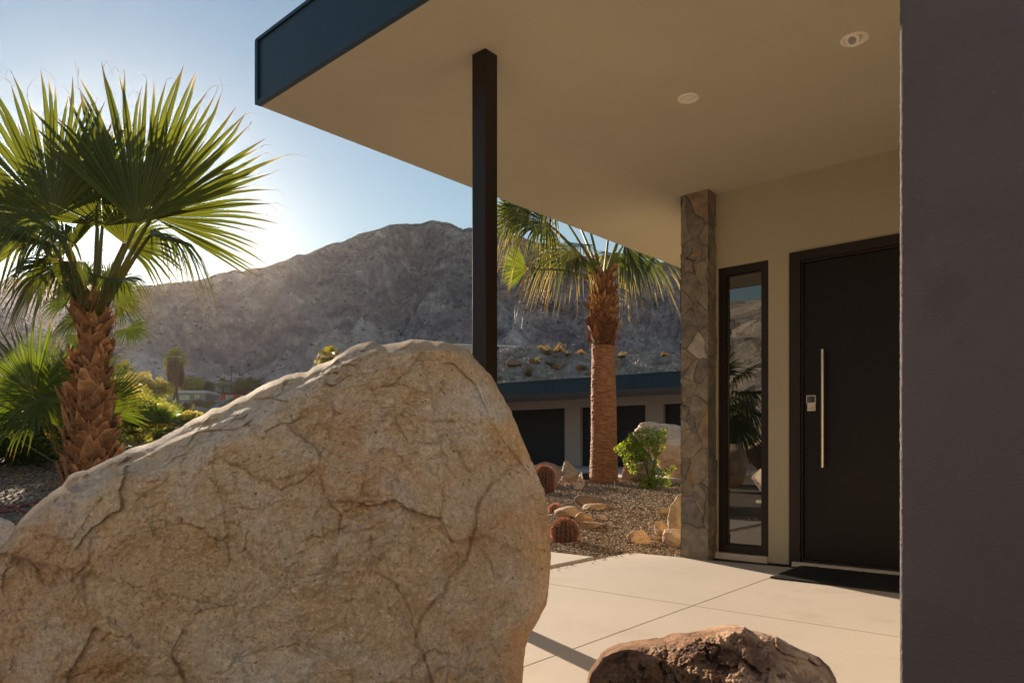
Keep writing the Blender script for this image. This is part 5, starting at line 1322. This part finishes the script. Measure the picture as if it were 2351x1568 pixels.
for k, (px, pyb, Y, w, h, c, l) in enumerate([(300, 1050, 26, 1.5, .9, YG + BG, 'low leafy shrub just above the rim of the huge boulder'), (385, 995, 30, 1.6, 1.1, YG, 'rounded green shrub left of the second young palm'), (258, 1010, 24, 1.3, 1.6, BG + YG, 'bright shrub touching the right side of the shaggy trunk'),
        (440, 990, 27, 1.3, .8, YG, 'yellowish low shrub near the block wall'), (292, 960, 40, 2.6, 2.2, BG + YG, 'leafy yellow green shrub left of the airy young tree'), (350, 985, 34, 2.6, 1.7, BG, 'green shrub under the round yellow green tree'),
        (25, 1075, 12.5, 1.5, .7, DG, 'low dark shrub in the litter at the left edge'), (110, 1062, 13.5, 1.3, .9, DG, 'dark shrub below the low left palm'), (20, 960, 38, 4.0, 2.2, YG, 'olive scrub on the slope at the left edge'),
        (110, 935, 55, 4.5, 2.8, YG, 'olive scrub further up the slope behind the low left palm'), (250, 925, 62, 3.4, 2.6, YG, 'hazy scrub behind the shaggy trunk')]):
    tree('shrub', l, 'shrub', tb(px, pyb, Y), h, w * .55, h * .5, 2600, .018 + .0011 * Y, 160 + k, c, trunk_r=.02, ncl=34, limbs=6)
# green shrub beside the slim palm
Yb_ = 13.3
def gshrub():
    rs = np.random.RandomState(77); b = gat(1492, Yb_); o = thing('shrub', 'bright green creosote shrub with tiny yellow flowers right of the slim palm', 'shrub', b)
    def q(px, py, dy=0): return P(px, py, Yb_ + dy)
    cl = [(1440, 1030, 22), (1458, 1010, 22), (1475, 1003, 22), (1495, 1000, 24), (1512, 1006, 20), (1465, 1035, 26), (1490, 1032, 26), (1510, 1028, 18), (1425, 1028, 10), (1415, 1031, 7), (1447, 1055, 18), (1470, 1062, 20), (1498, 1060, 18), (1521, 997, 11), (1527, 990, 8), (1480, 988, 8), (1488, 985, 5), (1466, 992, 6),
          (1455, 1078, 13), (1440, 1068, 8), (1525, 1090, 18), (1510, 1100, 20), (1490, 1110, 18), (1475, 1118, 13), (1535, 1078, 11), (1546, 1072, 7), (1500, 1080, 12), (1480, 1098, 12), (1530, 1108, 12), (1425, 1042, 6), (1455, 1100, 6)]
    cs = [q(x, y, rs.uniform(-.25, .25)) for x, y, r in cl]; rd = [r / F * Yb_ for x, y, r in cl]
    mb = MB()
    for c_, r_ in zip(cs, rd):
        mid = (b + c_) / 2 + np.array([rs.normal(0, .06), rs.normal(0, .06), .05]); mb.tube([b + np.array([rs.normal(0, .05), rs.normal(0, .05), 0]), mid, c_, c_ + (c_ - mid) * .25], [.010, .007, .004, .002], 5)
    under(o, 'stem', mb, M['bark'])
    mb = MB(); leafcloud(mb, cs, rd, 8200, .0155, 5, [(.15, .24, .03), (.22, .31, .04), (.28, .36, .06), (.10, .16, .03)], aspect=.55)
    under(o, 'foliage', mb, M['leaf'], usecol=True)
    mb = MB(); leafcloud(mb, cs, rd, 170, .013, 6, [(.75, .55, .03), (.8, .65, .05)], aspect=.8); under(o, 'flowers', mb, M['leaf'], usecol=True)
gshrub()
# dry bushes on the knoll
def onknoll(px, py):
    s_ = (px - CX) / F; j = np.argmin(np.abs(KG[0, :, 0] / KG[0, :, 1] - s_)); cp = KG[:180, j]; pyk = HZ - (cp[:, 2] - H) / cp[:, 1] * F
    i = np.argmax(pyk < py); return cp[max(i, 1)] if np.any(pyk < py) else cp[179]
def drybush(p, w, h, cols, label, seed, n=420):
    rs = np.random.RandomState(seed); o = thing('bush', label, 'bush', p); mb = MB()
    for k in range(n // 3):
        d = rs.normal(size=3) * np.array([1, 1, .7]); d[2] = abs(d[2]) + .25; d = unit(d); L = rs.uniform(.5, 1) ; q = p + d * np.array([w / 2, w / 2, h]) * L; m_ = p + d * np.array([w / 2, w / 2, h]) * L * .5 + rs.normal(0, .04, 3) * w
        s_ = unit(np.cross(d, rs.normal(size=3))) * .012; c = np.array(cols[rs.randint(len(cols))]) * rs.uniform(.6, 1.2)
        mb.add([p - s_, p + s_, m_ + s_, m_ - s_, q], [(0, 1, 2, 3)], [(3, 2, 4)], col=c)
    under(o, 'twigs', mb, M['leaf'], usecol=True)
    mb = MB(); cs = [p + unit(np.append(rs.normal(size=2), abs(rs.normal()) + .3)) * np.array([w / 2, w / 2, h]) * rs.uniform(.4, 1.0) for _ in range(26)]
    leafcloud(mb, cs, [min(w, h) * .16] * 26, n, .035, seed, cols); under(o, 'foliage', mb, M['leaf'], usecol=True)
STR = [(.28, .18, .075), (.23, .15, .07), (.17, .125, .07)]; GRB = [(.20, .16, .11), (.25, .19, .13), (.15, .12, .09)]
for k, (px, py, w, h, c, l) in enumerate([(1255, 815, 44, 27, STR, 'golden dry bush on the crest of the knoll'), (1284, 808, 34, 20, STR, 'golden dry bush right of the first on the knoll crest'), (1302, 818, 20, 13, GRB, 'small round grey bush in the open on the knoll'),
        (1231, 836, 26, 16, GRB, 'dark grey brown bush left of centre on the knoll'), (1258, 838, 40, 12, GRB, 'wide low dark bush below the golden ones'), (1212, 866, 32, 30, STR + GRB, 'tall scraggly bush on the lower left of the knoll'),
        (1336, 814, 26, 12, STR, 'small rusty bush on the crest left of the trunk'), (1430, 823, 30, 16, STR + GRB, 'yellowish bush on the crest right of the trunk'), (1526, 819, 24, 10, STR, 'small golden bush on the crest near the stone pillar'),
        (1337, 848, 30, 12, GRB, 'low purplish bush left of the palm trunk on the knoll'), (1170, 838, 34, 12, GRB, 'dark low bush at the left end of the knoll'), (1120, 830, 30, 14, GRB, 'bush on the knoll behind the steel post'), (1240, 803, 20, 12, STR, 'tiny golden tuft on the knoll beside the glass fronted house')]):
    p = onknoll(px, py); drybush(p - UP * .05, w / F * p[1], h / F * p[1], c, l, 200 + k)
# specks of shrubs and boulders over the big hill
def hillspecks():
    rs = np.random.RandomState(9); n = 20000; nr, nx = PG.shape[:2]
    pxg = PG[0, :, 0] / PG[0, :, 1] * F + CX
    j = np.searchsorted(pxg, rs.uniform(180, 1720, n)).clip(1, nx - 2); i = (rs.uniform(0, 1, n) ** 1.05 * 298).astype(int)
    P0 = PG[i, j] + rs.normal(0, .6, (n, 3)) * np.array([1, 1, 0])
    ok = fbm(P0 * .03, 4) + .5 * fbm(P0 * .15, 3) > rs.uniform(-.9, .9, n); P0 = P0[ok]; n = len(P0)
    base = np.array([[1, 0, 0], [-.5, .87, 0], [-.5, -.87, 0], [.3, .3, .8], [-.3, -.1, .7], [0, 0, -.4]])
    T = np.array([(0, 1, 3), (1, 4, 3), (1, 2, 4), (2, 0, 3), (2, 3, 4), (0, 5, 1), (1, 5, 2), (2, 5, 0)])
    s = rs.uniform(.25, 1.0, n) ** 2.4 * .85
    V = P0[:, None] + base[None] * s[:, None, None] * rs.uniform(.6, 1.4, (n, 6, 3))
    cc = np.where(rs.rand(n)[:, None] < .62, np.array([[.20, .18, .16]]), np.array([[.40, .34, .32]])) * rs.uniform(.7, 1.3, (n, 1))
    tag(link('hill_scrub', V.reshape(-1, 3), (T[None] + (np.arange(n) * 6)[:, None, None]).reshape(-1, 3), M['pebble'], col=np.repeat(cc, 6, 0)), 'sparse scrub and loose rocks dotted over the big hill', kind='stuff')
hillspecks()
# small stones over the knoll
rs = np.random.RandomState(14); n = 12000; j = rs.randint(70, 520, n); i = rs.randint(4, 178, n); q = KG[i, j] + rs.normal(0, .1, (n, 3)) * np.array([1, 1, 0])
pebbles('knoll_stones', q[:, 0], q[:, 1], q[:, 2], rs.uniform(.12, .38, n) ** 2.0, 'loose stones scattered over the knoll', 15, cols=[(.34, .26, .22), (.45, .36, .30), (.25, .21, .19)])

# ------------------------------------------------------------------ cacti
def cactus(px, pyb, Y, wpx, hpx, label, seed, ribs=22, spc=((.40, .12, .12), (.32, .10, .09), (.50, .28, .23), (.30, .17, .12)), sl=.045, col=None, dens=16):
    g = gat(px, Y); g[2] += .0; w = wpx / F * Y; h = hpx / F * Y; r = w / 2
    o = thing('barrel_cactus', label, 'cactus', g); rs = np.random.RandomState(seed)
    nt = 26; na = ribs * 6; a = np.arange(na) / na * 2 * PI; G_ = []
    def prof(t): return (max(math.sin(PI * min(.08 + t * .92, 1)), 0) ** .55 if t > .5 else (.82 + .18 * math.sin(PI * t)) )
    def pf(t):
        if h > w * 1.3: return min(1, ((1 - t) / .22) ** .5 if t > .78 else 1) * (.9 + .1 * math.sin(PI * t))
        return math.sqrt(max(1 - (max(t - .42, 0) / .58) ** 2, 0)) * (.86 + .14 * min(t / .42, 1))
    for k in range(nt + 1):
        t = k / nt; rr_ = r * pf(t)
        G_.append([(g[0] + rr_ * (1 + .07 * math.cos(ribs * x)) * math.cos(x), g[1] + rr_ * (1 + .07 * math.cos(ribs * x)) * math.sin(x), g[2] + h * t * .97) for x in a])
    mb = MB(); mb.grid(np.array(G_), close_u=True); under(o, 'body', mb, M['cactus'], smooth=True)
    mb = MB()
    for rb in range(ribs):
        x = rb / ribs * 2 * PI
        for k in range(dens):
            t = (k + .5 + rs.uniform(-.2, .2)) / dens; rr_ = r * pf(t) * 1.07; p = np.array([g[0] + rr_ * math.cos(x), g[1] + rr_ * math.sin(x), g[2] + h * t * .97])
            n_ = unit([math.cos(x), math.sin(x), .1 + 1.6 * max(t - .6, 0) * 2])
            for q_ in range(14):
                d = unit(n_ * .55 + rs.normal(0, .75, 3)); 
                if d @ n_ < .0: d = d - 2 * (d @ n_) * n_
                L = sl * rs.uniform(.5, 1.25); s_ = unit(np.cross(d, rs.normal(size=3))) * .0022 * max(1, Y / 7)
                c = np.array(spc[rs.randint(len(spc))]) * rs.uniform(.7, 1.3); tip = p + d * L
                mb.add([p - s_, p + s_, tip], tris=[(0, 1, 2)], col=c)
    under(o, 'spines', mb, M['spine'], usecol=True)
cactus(1248, 1138, 12.3, 44, 66, 'tall dark barrel cactus with dull red spines at the edge of the huge boulder', 1, ribs=20, sl=.045, dens=24)
cactus(1296.5, 1246, 7.25, 56, 56, 'round barrel cactus bristling with bright red spines on the gravel', 2, ribs=18, sl=.034, dens=15)
cactus(1274, 1176, 9.5, 24, 20, 'small pinkish red barrel cactus behind the round one', 3, ribs=14, sl=.035, spc=((.55, .24, .24), (.55, .35, .33)), dens=8)
cactus(1440, 1099, 16.0, 17, 31, 'thin dark red barrel cactus between the slim palm and the green shrub', 4, ribs=14, sl=.04, dens=12)
# palm mirrored by the window
mp = np.array([-8.8, 1.2, 0.0]); mpt = mp + UP * 2.0
rp = thing('palm_tree', 'fan palm on the slope behind the camera, seen in the tall window', 'palm tree', mp)
mb = MB(); mb.tube([mp - UP * .3, mp + UP, mpt], [.28, .25, .2], 12); under(rp, 'trunk', mb, M['bark'])
crown(rp, mpt, 16, .95, .7, seed=77, nseg=26, rows=6, threads=0)
# ------------------------------------------------------------------ light and camera
EL = math.asin(SV[2]); AZ = math.atan2(SV[0], SV[1])
w = bpy.data.worlds.new('World'); sc.world = w; w.use_nodes = True
nt = w.node_tree; nt.nodes.clear()
sky = nt.nodes.new('ShaderNodeTexSky'); sky.sky_type = 'NISHITA'; sky.sun_disc = False
sky.sun_elevation = EL; sky.sun_rotation = AZ; sky.altitude = 150; sky.air_density = 1.3; sky.dust_density = 0.0; sky.ozone_density = 1.0
bg = nt.nodes.new('ShaderNodeBackground'); bg.inputs[1].default_value = .05
ow = nt.nodes.new('ShaderNodeOutputWorld'); nt.links.new(sky.outputs[0], bg.inputs[0]); nt.links.new(bg.outputs[0], ow.inputs[0])
sl = bpy.data.lights.new('sun', 'SUN'); sl.energy = 5.0; sl.angle = math.radians(.53); sl.color = (1.0, .80, .60)
so = bpy.data.objects.new('sun', sl); C.objects.link(so); so.rotation_euler = Vector(-SV).to_track_quat('-Z', 'Y').to_euler(); so.location = (-20, 38, 12)
cd = bpy.data.cameras.new('camera'); GR = {'cactus': 'barrel cacti of the gravel garden', 'palm tree': 'fan palms', 'hose': 'red hoses on the ground', 'tree': 'desert trees of the valley', 'shrub': 'green shrubs of the valley garden'}
for o in list(C.objects):
    if o.parent or 'category' not in o or 'group' in o: continue
    c_ = o['category']; y_ = o.matrix_basis.translation.y
    if c_ in GR: o['group'] = GR[c_]
    elif c_ == 'bush': o['group'] = 'dry bushes on the knoll' if o.matrix_basis.translation.x > -4 else 'dry bushes of the valley'
    elif c_ == 'rock' and y_ > 25: o['group'] = 'boulders on the knoll'
    elif c_ == 'rock' and y_ > 3: o['group'] = 'rocks of the gravel garden'
    elif c_ == 'rock' and y_ < 3 and o.matrix_basis.translation.x < -5: o['group'] = 'boulders behind the camera'
co_ = bpy.data.objects.new('camera', cd); C.objects.link(co_)
co_.location = (0, 0, H); co_.rotation_euler = (PI / 2, 0, 0)
cd.sensor_width = 36; cd.lens = F / 2351 * 36; cd.shift_y = (HZ - 783.9) / 2351; cd.shift_x = 0; cd.clip_start = .05; cd.clip_end = 9000
sc.camera = co_
sc.view_settings.view_transform = 'Standard'; sc.view_settings.look = 'None'; sc.view_settings.gamma = 1
sc.view_settings.exposure = 1.28
sc.cycles.use_denoising = True
try: sc.cycles.denoiser = 'OPENIMAGEDENOISE'
except Exception: pass
hz_, nt, b, o = new_mat('thin_haze'); nt.nodes.remove(b)
pv = nt.nodes.new('ShaderNodeVolumePrincipled'); pv.inputs['Color'].default_value = (1, .96, .92, 1); pv.inputs['Density'].default_value = 2.8e-5; pv.inputs['Anisotropy'].default_value = .88
nt.links.new(pv.outputs[0], o.inputs['Volume'])
m = MB(); m.box((-3600, -3600, -12), (7200, 0, 0), (0, 7200, 0), (0, 0, 252)); hzb = m.build('haze', hz_); tag(hzb, 'thin dusty air lit by the low sun', kind='stuff')
sc.cycles.volume_bounces = 0
sc.cycles.max_bounces = 8; sc.cycles.diffuse_bounces = 5; sc.cycles.sample_clamp_indirect = 8; sc.cycles.sample_clamp_direct = 12
